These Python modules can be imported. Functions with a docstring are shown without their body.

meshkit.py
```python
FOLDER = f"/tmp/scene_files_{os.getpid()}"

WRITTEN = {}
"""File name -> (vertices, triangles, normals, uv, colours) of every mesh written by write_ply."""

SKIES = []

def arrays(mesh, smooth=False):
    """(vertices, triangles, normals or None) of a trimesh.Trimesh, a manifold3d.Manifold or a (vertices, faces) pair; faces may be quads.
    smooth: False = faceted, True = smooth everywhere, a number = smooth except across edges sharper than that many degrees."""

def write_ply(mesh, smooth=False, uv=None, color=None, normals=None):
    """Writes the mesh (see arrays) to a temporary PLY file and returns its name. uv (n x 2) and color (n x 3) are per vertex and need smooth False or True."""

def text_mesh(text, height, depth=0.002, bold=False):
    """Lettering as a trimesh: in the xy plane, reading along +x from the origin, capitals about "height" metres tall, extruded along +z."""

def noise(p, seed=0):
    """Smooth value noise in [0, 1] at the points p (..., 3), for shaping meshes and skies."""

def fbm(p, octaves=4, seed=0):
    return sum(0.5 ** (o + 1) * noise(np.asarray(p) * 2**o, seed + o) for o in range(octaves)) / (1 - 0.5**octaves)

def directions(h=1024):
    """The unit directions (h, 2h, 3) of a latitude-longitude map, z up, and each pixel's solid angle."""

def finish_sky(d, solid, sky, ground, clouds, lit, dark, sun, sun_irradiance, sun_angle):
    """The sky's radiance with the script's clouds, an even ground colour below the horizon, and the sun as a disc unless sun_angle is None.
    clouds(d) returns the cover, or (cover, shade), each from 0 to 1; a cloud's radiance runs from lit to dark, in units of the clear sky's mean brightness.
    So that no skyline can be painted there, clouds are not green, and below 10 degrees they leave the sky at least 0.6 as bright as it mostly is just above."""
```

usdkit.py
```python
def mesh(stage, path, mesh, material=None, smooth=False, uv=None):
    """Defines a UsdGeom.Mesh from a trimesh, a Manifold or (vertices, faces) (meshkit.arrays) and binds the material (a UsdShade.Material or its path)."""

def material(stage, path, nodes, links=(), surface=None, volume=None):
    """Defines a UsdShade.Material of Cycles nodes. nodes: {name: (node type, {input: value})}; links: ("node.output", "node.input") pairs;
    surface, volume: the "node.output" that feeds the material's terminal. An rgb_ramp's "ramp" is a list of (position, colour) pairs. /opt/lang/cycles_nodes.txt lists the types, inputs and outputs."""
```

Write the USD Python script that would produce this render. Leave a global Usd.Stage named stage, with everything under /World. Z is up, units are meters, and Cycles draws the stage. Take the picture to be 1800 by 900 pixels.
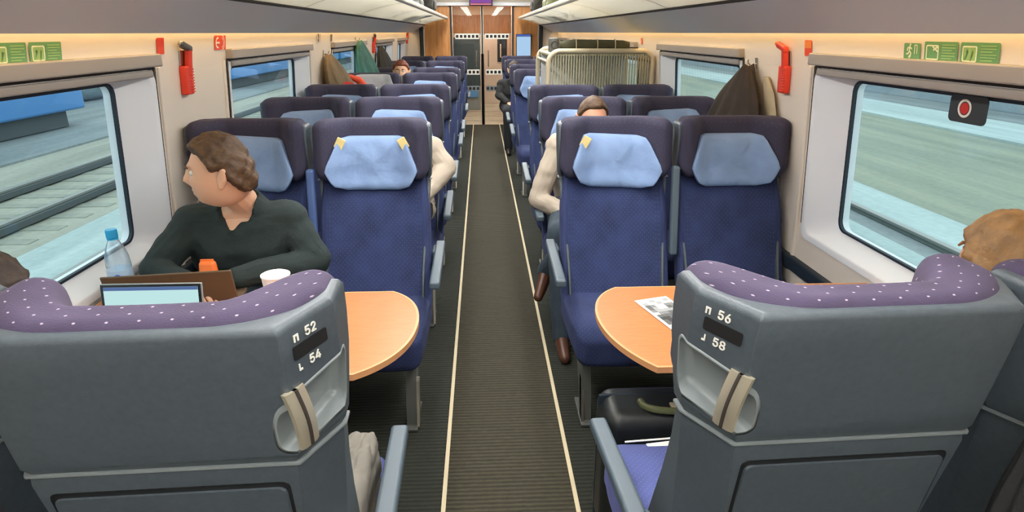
import math, random
import numpy as np, trimesh, usdkit, meshkit
import manifold3d as m3
from shapely.geometry import Polygon, box as sbox
from pxr import Usd, UsdGeom, UsdLux, UsdShade, Gf, Sdf

rng = np.random.default_rng(7)
stage = Usd.Stage.CreateInMemory()
UsdGeom.SetStageUpAxis(stage, 'Z'); UsdGeom.SetStageMetersPerUnit(stage, 1.0)
UsdGeom.Xform.Define(stage, '/World'); UsdGeom.Scope.Define(stage, '/World/Looks')

# ------------------------------------------------------------------ camera, sky, lamps, exposure
EYE = 1.60
FPX = 1100.0
cam = UsdGeom.Camera.Define(stage, '/World/camera')
d = np.array([(845 - 900) / FPX, (57 - 450) / FPX, 1.0]); d /= np.linalg.norm(d)
up = np.array([0, -d[2], d[1]]); up /= np.linalg.norm(up)
up = up - d * (up @ d); up /= np.linalg.norm(up)
right = np.cross(d, up)
R = np.stack([right, d, up])                       # camera (x right, y down, z ahead) -> world
ax, ay, az = R[:, 0], -R[:, 1], -R[:, 2]
cam.AddTransformOp().Set(Gf.Matrix4d(*ax, 0, *ay, 0, *az, 0, 0, 0, EYE, 1))
cam.CreateHorizontalApertureAttr(36.0); cam.CreateVerticalApertureAttr(18.0)
cam.CreateFocalLengthAttr(FPX / 1800 * 36.0); cam.CreateClippingRangeAttr(Gf.Vec2f(0.03, 2000))
cam.CreateExposureAttr(0.0)

sky = UsdLux.DomeLight.Define(stage, '/World/overcast_sky')
sky.CreateIntensityAttr(1.0)
UsdShade.MaterialBindingAPI.Apply(sky.GetPrim()).Bind(usdkit.material(stage, '/World/Looks/overcast', {'b': ('background_shader', {'color': (0.82, 0.92, 0.96), 'strength': 1.8})}, surface='b.background'))
LAMP = 22.0            # radiance of the ceiling diffusers
COVE = 14.0           # radiance of the warm strips above the windows

# ------------------------------------------------------------------ materials
def lin(c):
    c = np.asarray(c, float) / 255.0
    return tuple(np.where(c <= 0.04045, c / 12.92, ((c + 0.055) / 1.055) ** 2.4))

MATS = {}
def mat(name, rgb, rough=0.5, metallic=0.0, noise=None, bump=None, **kw):
    """noise = (scale, amount): gentle tone variation; bump = (scale, distance)"""
    if name in MATS: return MATS[name]
    c = lin(rgb)
    nodes = {'p': ('principled_bsdf', {'base_color': c, 'roughness': rough, 'metallic': metallic, **kw})}
    links = []
    if noise or bump:
        nodes['g'] = ('texture_coordinate', {})
    if noise:
        s, a = noise
        nodes['n'] = ('noise_texture', {'scale': s, 'detail': 3.0})
        nodes['r'] = ('rgb_ramp', {'ramp': [(0.25, tuple(x * (1 - a) for x in c)), (0.75, tuple(min(1, x * (1 + a)) for x in c))]})
        links += [('g.object', 'n.vector'), ('n.fac', 'r.fac'), ('r.color', 'p.base_color')]
    if bump:
        s, dd = bump
        nodes['bn'] = ('noise_texture', {'scale': s, 'detail': 2.0})
        nodes['b'] = ('bump', {'distance': dd, 'strength': 0.6})
        links += [('g.object', 'bn.vector'), ('bn.fac', 'b.height'), ('b.normal', 'p.normal')]
    MATS[name] = usdkit.material(stage, '/World/Looks/' + name, nodes, links, surface='p.BSDF')
    return MATS[name]

def emit(name, rgb, strength):
    MATS[name] = usdkit.material(stage, '/World/Looks/' + name, {'e': ('emission', {'color': rgb, 'strength': strength})}, [], surface='e.emission')
    return MATS[name]

def dotted(name, base, dot, pitch, radius, rough=0.9, mottled=0.0, sheen=0.3):
    """woven plush with a staggered grid of small dots, laid out in the mesh's own cloth coordinates"""
    c, e = lin(base), lin(dot)
    nodes = {'u': ('uvmap', {'attribute': 'st'}),
             'm': ('mapping', {'mapping_type': 'point', 'rotation': (0, 0, math.pi / 4), 'scale': (1 / pitch, 1 / pitch, 1)}),
             'v': ('voronoi_texture', {'dimensions': '2D', 'scale': 1.0, 'randomness': 0.12}),
             'r': ('rgb_ramp', {'ramp': [(0.0, (1, 1, 1)), (radius * 0.7, (1, 1, 1)), (radius * 1.3, (0, 0, 0)), (1, (0, 0, 0))]}),
             'n': ('noise_texture', {'scale': 260.0, 'detail': 2.0}),
             'n2': ('noise_texture', {'scale': 9.0, 'detail': 3.0}),
             'r2': ('rgb_ramp', {'ramp': [(0.3, tuple(x * (1 - mottled) for x in c)), (0.7, tuple(x * (1 + mottled) for x in c))]}),
             'x': ('mix_color', {'a': c, 'b': e}),
             'b': ('bump', {'distance': 0.002, 'strength': 0.5}),
             'p': ('principled_bsdf', {'roughness': rough, 'sheen_weight': sheen, 'sheen_roughness': 0.4, 'sheen_tint': lin(dot)})}
    links = [('u.UV', 'm.vector'), ('m.vector', 'v.vector'), ('v.distance', 'r.fac'), ('r.color', 'x.fac'), ('u.UV', 'n.vector'),
             ('u.UV', 'n2.vector'), ('n2.fac', 'r2.fac'), ('r2.color', 'x.a'), ('x.result', 'p.base_color'), ('n.fac', 'b.height'), ('b.normal', 'p.normal')]
    MATS[name] = usdkit.material(stage, '/World/Looks/' + name, nodes, links, surface='p.BSDF')
    return MATS[name]

def wood(name, a, b, scale, axis_scale, rough=0.35):
    nodes = {'g': ('texture_coordinate', {}), 'm': ('mapping', {'mapping_type': 'point', 'scale': axis_scale}),
             'n': ('noise_texture', {'scale': scale, 'detail': 5.0, 'distortion': 0.4}),
             'r': ('rgb_ramp', {'ramp': [(0.3, lin(a)), (0.7, lin(b))]}), 'p': ('principled_bsdf', {'roughness': rough})}
    links = [('g.object', 'm.vector'), ('m.vector', 'n.vector'), ('n.fac', 'r.fac'), ('r.color', 'p.base_color')]
    MATS[name] = usdkit.material(stage, '/World/Looks/' + name, nodes, links, surface='p.BSDF')
    return MATS[name]

def carpet(name, a, b, period):
    nodes = {'g': ('geometry', {}), 'w': ('wave_texture', {'wave_type': 'bands', 'bands_direction': 'y', 'scale': 0.314 / period, 'distortion': 0.8, 'detail_scale': 3.0}),
             'n': ('noise_texture', {'scale': 35.0, 'detail': 4.0}), 'mm': ('math', {'math_type': 'multiply_add', 'value2': 0.55, 'value3': 0.0}),
             'ad': ('math', {'math_type': 'multiply_add', 'value2': 0.45}),
             'r': ('rgb_ramp', {'ramp': [(0.1, lin(a)), (0.85, lin(b))]}), 'b': ('bump', {'distance': 0.006, 'strength': 0.7}),
             'p': ('principled_bsdf', {'roughness': 0.95})}
    links = [('g.position', 'w.vector'), ('g.position', 'n.vector'), ('w.fac', 'mm.value1'), ('n.fac', 'ad.value1'), ('mm.value', 'ad.value3'),
             ('ad.value', 'r.fac'), ('r.color', 'p.base_color'), ('ad.value', 'b.height'), ('b.normal', 'p.normal')]
    MATS[name] = usdkit.material(stage, '/World/Looks/' + name, nodes, links, surface='p.BSDF')
    return MATS[name]

def ground(name, stops, scale=(1.6, 0.12, 1.6), fine=9.0, rough=0.9):
    """outdoor surfaces: loose patches drawn out along the line, with fine grit"""
    nodes = {'g': ('geometry', {}), 'm': ('mapping', {'mapping_type': 'point', 'scale': scale}), 'n': ('noise_texture', {'scale': 1.0, 'detail': 5.0, 'roughness': 0.62}),
             'n2': ('noise_texture', {'scale': fine, 'detail': 2.0}), 'x': ('mix_float', {'fac': 0.25}),
             'r': ('rgb_ramp', {'ramp': [(p, lin(c)) for p, c in stops]}), 'p': ('principled_bsdf', {'roughness': rough})}
    links = [('g.position', 'm.vector'), ('m.vector', 'n.vector'), ('g.position', 'n2.vector'), ('n.fac', 'x.a'), ('n2.fac', 'x.b'), ('x.result', 'r.fac'), ('r.color', 'p.base_color')]
    MATS[name] = usdkit.material(stage, '/World/Looks/' + name, nodes, links, surface='p.BSDF')
    return MATS[name]

def pane(name, tint, ior=1.45, rough=0.0):
    nodes = {'t': ('transparent_bsdf', {'color': tint}), 'g': ('glossy_bsdf', {'color': (0.95, 0.97, 1), 'roughness': rough}), 'f': ('layer_weight', {'blend': 0.5}), 'q': ('math', {'math_type': 'power', 'value2': 5.0}), 'a': ('math', {'math_type': 'multiply_add', 'value2': 0.50, 'value3': 0.02}), 'm': ('mix_closure', {})}
    links = [('f.facing', 'q.value1'), ('q.value', 'a.value1'), ('a.value', 'm.fac'), ('t.BSDF', 'm.closure1'), ('g.BSDF', 'm.closure2')]
    MATS[name] = usdkit.material(stage, '/World/Looks/' + name, nodes, links, surface='m.closure')
    return MATS[name]

M = MATS
mat('wall_plastic', (226, 216, 204), 0.45)
mat('frame_plastic', (234, 238, 244), 0.4)
mat('ledge_plastic', (158, 150, 142), 0.5)
mat('fascia_plastic', (234, 232, 233), 0.42)
mat('ceiling_plastic', (225, 222, 214), 0.5)
mat('black_rubber', (26, 40, 52), 0.6)
mat('dark_slot', (60, 54, 50), 0.7)
mat('steel', (190, 186, 176), 0.32, 1.0)
mat('chrome', (212, 203, 180), 0.34, 0.55)
mat('rack_rail', (190, 190, 178), 0.35, 0.4)
mat('shell_grey', (74, 83, 90), 0.42, noise=(90, 0.10), bump=(600, 0.0006))
mat('recess_grey', (128, 136, 138), 0.38)
mat('arm_grey', (78, 92, 102), 0.45)
mat('arm_blue', (70, 92, 140), 0.5)
mat('leg_grey', (98, 100, 96), 0.5, 0.3)
mat('dark_base', (34, 36, 42), 0.7)
dotted('plush_purple', (66, 57, 82), (170, 156, 172), 0.030, 0.070, mottled=0.18, sheen=0.15)
dotted('plush_head', (50, 48, 68), (62, 60, 84), 0.016, 0.12, mottled=0.12, sheen=0.3)
dotted('plush_blue', (40, 52, 92), (74, 80, 124), 0.014, 0.11, mottled=0.22, sheen=0.15)
dotted('plush_cushion', (78, 88, 142), (108, 108, 160), 0.012, 0.13, mottled=0.15, sheen=0.3)
mat('cover_blue', (122, 147, 186), 0.9, noise=(14, 0.08), bump=(60, 0.002))
mat('cover_grey', (150, 162, 176), 0.9, noise=(14, 0.08), bump=(60, 0.002))
mat('cover_pale', (176, 184, 196), 0.9, noise=(14, 0.08), bump=(60, 0.002)); mat('tab_yellow', (226, 206, 140), 0.8)
wood('table_beech', (176, 110, 62), (188, 122, 72), 6.0, (3.0, 30.0, 1.0), 0.35)
mat('table_edge', (204, 146, 98), 0.4)
wood('panel_wood', (178, 118, 62), (212, 150, 88), 3.0, (8.0, 8.0, 1.0), 0.3)
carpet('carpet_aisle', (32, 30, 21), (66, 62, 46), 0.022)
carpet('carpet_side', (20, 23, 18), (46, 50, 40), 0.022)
mat('aisle_line', (206, 192, 158), 0.55)
pane('window_glass', (0.90, 0.96, 0.96))
pane('door_glass', (0.93, 0.96, 0.95))
usdkit.material(stage, '/World/Looks/rack_glass', {'d': ('diffuse_bsdf', {'color': lin((250, 246, 236))}), 't': ('translucent_bsdf', {'color': lin((250, 248, 240))}), 'm': ('mix_closure', {'fac': 0.5})},
                [('d.BSDF', 'm.closure1'), ('t.BSDF', 'm.closure2')], surface='m.closure')
MATS['rack_glass'] = UsdShade.Material.Get(stage, '/World/Looks/rack_glass')
emit('lamp_white', (1.0, 0.97, 0.93), LAMP)
emit('cove_warm', (1.0, 0.66, 0.28), COVE)
emit('screen_cyan', (0.62, 0.92, 0.92), 0.85)
emit('screen_blue', (0.45, 0.68, 0.95), 0.9)
emit('vestibule_lamp', (1.0, 0.93, 0.82), 30.0)
mat('white_print', (240, 238, 228), 0.6); mat('black_print', (26, 26, 26), 0.6)
mat('red_plastic', (226, 64, 40), 0.45); mat('red_print', (226, 74, 44), 0.6); mat('green_print', (104, 158, 108), 0.6); mat('pale_green_print', (150, 190, 120), 0.6)
mat('pale_print', (226, 232, 200), 0.6); mat('orange_print', (240, 140, 70), 0.6)
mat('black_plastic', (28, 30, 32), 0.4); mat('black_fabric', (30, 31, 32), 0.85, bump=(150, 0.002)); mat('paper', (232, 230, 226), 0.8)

# ------------------------------------------------------------------ scene helpers
USED = {}
def numbered(parent, name):
    k = (parent, name); n = USED.get(k, 0); USED[k] = n + 1
    return f'{parent}/{name}' if n == 0 else f'{parent}/{name}_{n:03d}'

def tag(prim, label=None, cat=None, group=None, kind=None):
    for k, v in (('label', label), ('category', cat), ('group', group), ('kind', kind)):
        if v: prim.SetCustomDataByKey(k, v)

def thing(name, label, cat, loc=(0, 0, 0), rz=0.0, group=None, kind=None):
    x = UsdGeom.Xform.Define(stage, numbered('/World', name))
    x.AddTranslateOp().Set(Gf.Vec3d(*map(float, loc))); x.AddRotateZOp().Set(float(rz))
    tag(x.GetPrim(), label, cat, group, kind)
    return x.GetPrim()

def obj(name, mesh, material, parent=None, smooth=35, uv=None, label=None, kind=None):
    path = numbered(parent.GetPath().pathString if parent else '/World', name)
    m = usdkit.mesh(stage, path, mesh, MATS[material] if isinstance(material, str) else material, smooth=(True if uv is not None else smooth), uv=uv)
    tag(m.GetPrim(), label, None, None, kind)
    return m.GetPrim()

def struct(name, mesh=None, material=None, label=None, smooth=35):
    if mesh is None:
        p = UsdGeom.Xform.Define(stage, numbered('/World', name)).GetPrim()
    else:
        p = obj(name, mesh, material, None, smooth)
    tag(p, label, None, None, 'structure'); return p

def dup(src, loc, rz, label, group=None):
    cd = src.GetCustomData(); name = src.GetName().rsplit('_0', 1)[0] if src.GetName()[-3:].isdigit() else src.GetName()
    x = UsdGeom.Xform.Define(stage, numbered('/World', name))
    x.GetPrim().GetReferences().AddInternalReference(src.GetPath())
    x.ClearXformOpOrder()
    x.GetPrim().GetAttribute('xformOp:translate').Set(Gf.Vec3d(*map(float, loc))) if x.GetPrim().GetAttribute('xformOp:translate') else x.AddTranslateOp().Set(Gf.Vec3d(*loc))
    x.GetPrim().GetAttribute('xformOp:rotateZ').Set(float(rz)) if x.GetPrim().GetAttribute('xformOp:rotateZ') else x.AddRotateZOp().Set(rz)
    x.GetXformOpOrderAttr().Set(['xformOp:translate', 'xformOp:rotateZ'])
    tag(x.GetPrim(), label, cd['category'], group or cd.get('group'))
    x.GetPrim().SetInstanceable(True)
    return x.GetPrim()

# ------------------------------------------------------------------ mesh helpers
def cat(*ms): return trimesh.util.concatenate([m for m in ms if m is not None])

def axis(h, r, m, n):
    t = np.tan(np.linspace(math.pi / 4, 0, m + 1)) if m > 0 else np.array([0.0])
    c = h - r + r * t[:-1] if m else np.array([h])
    inner = np.linspace(h - r, 0, max(n, 1) + 1)
    a = np.concatenate([c, inner]); a = np.unique(np.round(np.concatenate([a, -a]), 9))
    return a

def rbox(sx, sy, sz, r=0.004, m=2, n=1, at=(0, 0, 0)):
    """box with rounded edges, gridded so that it can be bent"""
    h = np.array([sx, sy, sz]) / 2; r = min(r, *(h * 0.98))
    nn = (n, n, n) if np.ndim(n) == 0 else n
    A = [axis(h[k], r, m, nn[k]) for k in range(3)]
    V, F, o = [], [], 0
    for k in range(3):
        i, j = (k + 1) % 3, (k + 2) % 3
        U, W = np.meshgrid(A[i], A[j], indexing='ij')
        nu, nw = U.shape
        idx = np.arange(nu * nw).reshape(nu, nw)
        q = np.stack([idx[:-1, :-1], idx[1:, :-1], idx[1:, 1:], idx[:-1, 1:]], -1).reshape(-1, 4)
        for s in (1, -1):
            P = np.zeros((nu * nw, 3)); P[:, i] = U.ravel(); P[:, j] = W.ravel(); P[:, k] = s * h[k]
            qq = q if s > 0 else q[:, ::-1]
            F.append(np.vstack([qq[:, [0, 1, 2]], qq[:, [0, 2, 3]]]) + o); V.append(P); o += len(P)
    V = np.vstack(V); F = np.vstack(F)
    c = np.clip(V, -(h - r), h - r); dd = V - c; L = np.linalg.norm(dd, axis=1, keepdims=True)
    V = c + r * dd / np.maximum(L, 1e-12)
    key = np.round(V, 7); u, inv = np.unique(key, axis=0, return_inverse=True)
    F = inv.ravel()[F]; F = F[(F[:, 0] != F[:, 1]) & (F[:, 1] != F[:, 2]) & (F[:, 0] != F[:, 2])]
    return trimesh.Trimesh(u + np.asarray(at, float), F, process=False)

def bx(x0, x1, y0, y1, z0, z1, r=0.003, m=1):
    return rbox(abs(x1 - x0), abs(y1 - y0), abs(z1 - z0), r, m, 1, ((x0 + x1) / 2, (y0 + y1) / 2, (z0 + z1) / 2))

def warp(mesh, f):
    mesh = mesh.copy(); mesh.vertices = f(np.array(mesh.vertices)); return mesh

def orient2(l):
    x, y = l[:, 0], l[:, 1]; return np.sum(x * np.roll(y, -1) - np.roll(x, -1) * y) > 0

def loft(loops, caps=True):
    L = [np.asarray(l, float) for l in loops]; n = len(L[0]); V = np.vstack(L); F = []
    for a in range(len(L) - 1):
        i = np.arange(n); j = (i + 1) % n
        F.append(np.stack([a * n + i, a * n + j, (a + 1) * n + j], 1)); F.append(np.stack([a * n + i, (a + 1) * n + j, (a + 1) * n + i], 1))
    if caps:
        for a, s in ((0, -1), (len(L) - 1, 1)):
            if caps == 'tri':
                tri = np.asarray(m3.triangulate([np.asarray(L[a][:, :2], np.float64)])); F.append(tri[:, ::s] + a * n if orient2(L[a]) else tri[:, ::-s] + a * n); continue
            V = np.vstack([V, L[a].mean(0)]); c = len(V) - 1; i = np.arange(n); j = (i + 1) % n
            F.append(np.stack([a * n + i, a * n + j, np.full(n, c)], 1)[:, ::s])
    m = trimesh.Trimesh(V, np.vstack(F), process=False)
    if caps and m.volume < 0: m.invert()
    return m

def tube(pts, r, n=10, cap=True):
    P = np.asarray(pts, float); T = np.gradient(P, axis=0); T /= np.linalg.norm(T, axis=1, keepdims=True)
    ref = np.array([0, 0, 1.0]) if abs(T[0][2]) < 0.9 else np.array([1.0, 0, 0])
    loops = []; a = np.linspace(0, 2 * np.pi, n, endpoint=False); rr = np.broadcast_to(r, len(P))
    u = np.cross(T[0], ref); u /= np.linalg.norm(u)
    for k, (p, t) in enumerate(zip(P, T)):
        u = u - t * (u @ t); u /= np.linalg.norm(u); v = np.cross(t, u)
        loops.append(p + rr[k] * (np.cos(a)[:, None] * u + np.sin(a)[:, None] * v))
    return loft(loops, cap)

def lathe(prof, n=24, at=(0, 0, 0)):
    a = np.linspace(0, 2 * np.pi, n, endpoint=False)
    return loft([np.stack([r * np.cos(a), r * np.sin(a), np.full(n, z)], 1) + np.asarray(at) for r, z in prof])

def prism(poly, h, axis_='z', at=0.0):
    """shapely polygon in the two other axes, extruded by h along axis_ from at"""
    m = trimesh.creation.extrude_polygon(poly, h, engine='earcut'); v = np.array(m.vertices)
    if axis_ == 'z': w = np.stack([v[:, 0], v[:, 1], v[:, 2] + at], 1)
    elif axis_ == 'x': w = np.stack([v[:, 2] + at, v[:, 0], v[:, 1]], 1)       # polygon in (y, z)
    else: w = np.stack([v[:, 0], v[:, 2] + at, v[:, 1]], 1)                     # polygon in (x, z)
    m = trimesh.Trimesh(w, m.faces, process=False)
    if m.volume < 0: m.invert()
    return m

def rrect(x0, x1, y0, y1, r, n=6):
    c = [(x1 - r, y1 - r, 0), (x0 + r, y1 - r, 90), (x0 + r, y0 + r, 180), (x1 - r, y0 + r, 270)]; out = []
    for cx, cy, a0 in c:
        for t in np.radians(np.linspace(a0, a0 + 90, n)): out.append((cx + r * math.cos(t), cy + r * math.sin(t)))
    return np.array(out)

def to_man(m):
    m = m.copy(); m.merge_vertices()
    return m3.Manifold(m3.Mesh(np.asarray(m.vertices, np.float32), np.asarray(m.faces, np.uint32)))
def from_man(m):
    g = m.to_mesh(); t = trimesh.Trimesh(np.array(g.vert_properties[:, :3], float), np.array(g.tri_verts), process=False); t.merge_vertices(); return t
def ball(p, r, n=16): return m3.Manifold.sphere(float(r), n).translate([float(x) for x in p])
def bone(p, r, q, s, n=16): return m3.Manifold.batch_hull([ball(p, r, n), ball(q, s, n)])
def flesh(bones, extra=(), edge=0.02, it=8):
    u = m3.Manifold.batch_boolean([bone(*b) if isinstance(b, tuple) else m3.Manifold.batch_hull([ball(x[:3], x[3]) for x in b]) for b in bones] + list(extra), m3.OpType.Add)
    t = from_man(u.refine_to_length(edge)); trimesh.smoothing.filter_taubin(t, 0.5, 0.53, it); return t
def sstep(a, b, x): t = np.clip((x - a) / (b - a), 0, 1); return t * t * (3 - 2 * t)
def rotz(v, deg):
    a = math.radians(deg); c, s = math.cos(a), math.sin(a); v = np.asarray(v, float)
    return np.stack([v[..., 0] * c - v[..., 1] * s, v[..., 0] * s + v[..., 1] * c, v[..., 2]], -1)

# ------------------------------------------------------------------ the coach: floor, walls, windows
XL, XR = -1.33, 1.42                     # inner wall faces at sill height
Y0, Y1 = -2.6, 11.7
def lean(z): return np.interp(z, [0, 0.8, 1.45, 1.66], [0, 0, 0.045, 0.075])

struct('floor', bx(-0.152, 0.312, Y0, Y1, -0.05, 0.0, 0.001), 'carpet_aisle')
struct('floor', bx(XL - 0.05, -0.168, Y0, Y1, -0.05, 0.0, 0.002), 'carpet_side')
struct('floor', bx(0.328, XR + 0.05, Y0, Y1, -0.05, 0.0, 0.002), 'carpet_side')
struct('trim_1', bx(-0.168, -0.152, Y0, Y1, -0.05, 0.002, .001), 'aisle_line')
struct('trim_2', bx(0.312, 0.328, Y0, Y1, -0.05, 0.002, .001), 'aisle_line')

WINDOWS = [(-2.4, -0.85), (0.62, 2.60), (3.38, 4.95), (5.72, 7.30), (8.10, 9.60), (10.25, 11.3)]
ZB, ZT = 0.752, 1.455
def wall(name, s, hw):
    """s = -1 left, +1 right; hw: distance of the wall face from the origin plane"""
    zs = [0.0, 0.8, 1.45, 1.70]
    inner = [(s * (hw - lean(z)), z) for z in zs]; outer = [(s * (hw + 0.09), z) for z in zs[::-1]]
    w = to_man(prism(Polygon(inner + outer), Y1 - Y0 + 0.1, 'y', Y0))
    for a, b in WINDOWS:
        r = rrect(a, b, ZB, ZT, 0.05)
        w = w - to_man(prism(Polygon(r), 0.5, 'x', s * hw - 0.25))
    return struct(name, from_man(w), 'wall_plastic', smooth=20)
wl = wall('wall_left', -1, -XL); wr = wall('wall_right', 1, XR)

def window(n, s, hw, a, b):
    p = struct(f'window_{n}')
    ga, gb, gz0, gz1 = a + 0.17, b - 0.17, 0.825, 1.425
    def L(x0, x1, z0, z1, r, depth):
        q = rrect(x0, x1, z0, z1, r, 7)
        return np.stack([s * (hw - lean(q[:, 1]) + depth), q[:, 0], q[:, 1]], 1)
    ring = loft([L(a - .012, b + .012, ZB - .012, ZT + .01, .055, -0.002), L(a - .010, b + .010, ZB - .010, ZT + .01, .055, -0.008), L(a + .012, b - .012, ZB + .012, ZT - .006, .05, -0.008),
                 L(a + .022, b - .022, ZB + .02, ZT - .008, .05, -0.002), L(ga - .015, gb + .015, gz0 - .012, gz1 + .008, .05, 0.055), L(ga, gb, gz0, gz1, .045, 0.062),
                 L(ga, gb, gz0, gz1, .045, 0.10), L(a, b, ZB, ZT, .05, 0.10), L(a - .012, b + .012, ZB - .012, ZT + .01, .055, -0.002)], caps=False)
    if s > 0: ring.invert()
    obj('window_frame', ring, 'frame_plastic', p)
    g = loft([L(ga - .002, gb + .002, gz0 - .002, gz1 + .002, .045, 0.056), L(ga + .007, gb - .007, gz0 + .007, gz1 - .007, .040, 0.057), L(ga + .007, gb - .007, gz0 + .007, gz1 - .007, .040, 0.070), L(ga - .002, gb + .002, gz0 - .002, gz1 + .002, .045, 0.075),
              L(ga - .002, gb + .002, gz0 - .002, gz1 + .002, .045, 0.056)], caps=False)
    if s > 0: g.invert()
    obj('gasket', g, 'black_rubber', p)
    q = L(ga + .005, gb - .005, gz0 + .005, gz1 - .005, .04, 0.066)
    q2 = q.copy(); q2[:, 0] += s * 0.004
    obj('pane', loft([q, q2]), 'window_glass', p, smooth=False)
    # roller blind housing over the opening: ledge, slot, lower bar
    def bar(z0, z1, dp, y0=a - .02, y1=b + .02, r=0.006):
        x = s * (hw - lean(0.5 * (z0 + z1)))
        return bx(x + s * 0.03, x - s * dp, y0, y1, z0, z1, r, 2)
    obj('blind_housing', bar(1.475, 1.522, 0.035), 'ledge_plastic', p)
    obj('blind_slot', bar(1.463, 1.477, 0.006), 'dark_slot', p)
    obj('blind_bar', bar(1.437, 1.463, 0.020, a + .02, b - .02), 'ledge_plastic', p)
    for y in (a - .016, b + .016):
        sl = warp(bx(-0.006, 0.03, y - .007, y + .007, 0.80, 1.47, 0.002), lambda v: np.stack([s * (hw - lean(v[:, 2]) + v[:, 0]), v[:, 1], v[:, 2]], 1))
        if s < 0: sl.invert()
        obj('blind_guide', sl, 'dark_slot', p)
    return p
k = 1
for a, b in WINDOWS:
    for s, hw in ((-1, -XL), (1, XR)):
        window(k, s, hw, a, b); k += 1

# pilaster ribs and the low heater duct along each wall
for s, hw, side in ((-1, -XL, 'left'), (1, XR, 'right')):
    m = []
    for a, b in WINDOWS:
        for y in (a - 0.055, b + 0.055):
            q = warp(bx(0, 0.03, y - .012, y + .012, 0.62, 1.47, 0.006, 2), lambda v: np.stack([s * (hw - lean(v[:, 2]) - 0.008 + v[:, 0]), v[:, 1], v[:, 2]], 1))
            if s < 0: q.invert()
            obj('pilaster_rib', q, 'wall_plastic', wl if s < 0 else wr)
    struct(f'baseboard_{side}', cat(bx(s * hw, s * (hw - 0.055), Y0, Y1, 0.02, 0.40, 0.012, 2), bx(s * hw, s * (hw - 0.035), Y0, Y1, 0.43, 0.50, 0.012, 2)), 'leg_grey')
    struct(f'trim_{11 if s < 0 else 12}', bx(s * (hw + .01), s * (hw - 0.028), Y0, Y1, 0.575, 0.635, 0.010, 2), 'black_rubber')

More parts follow.
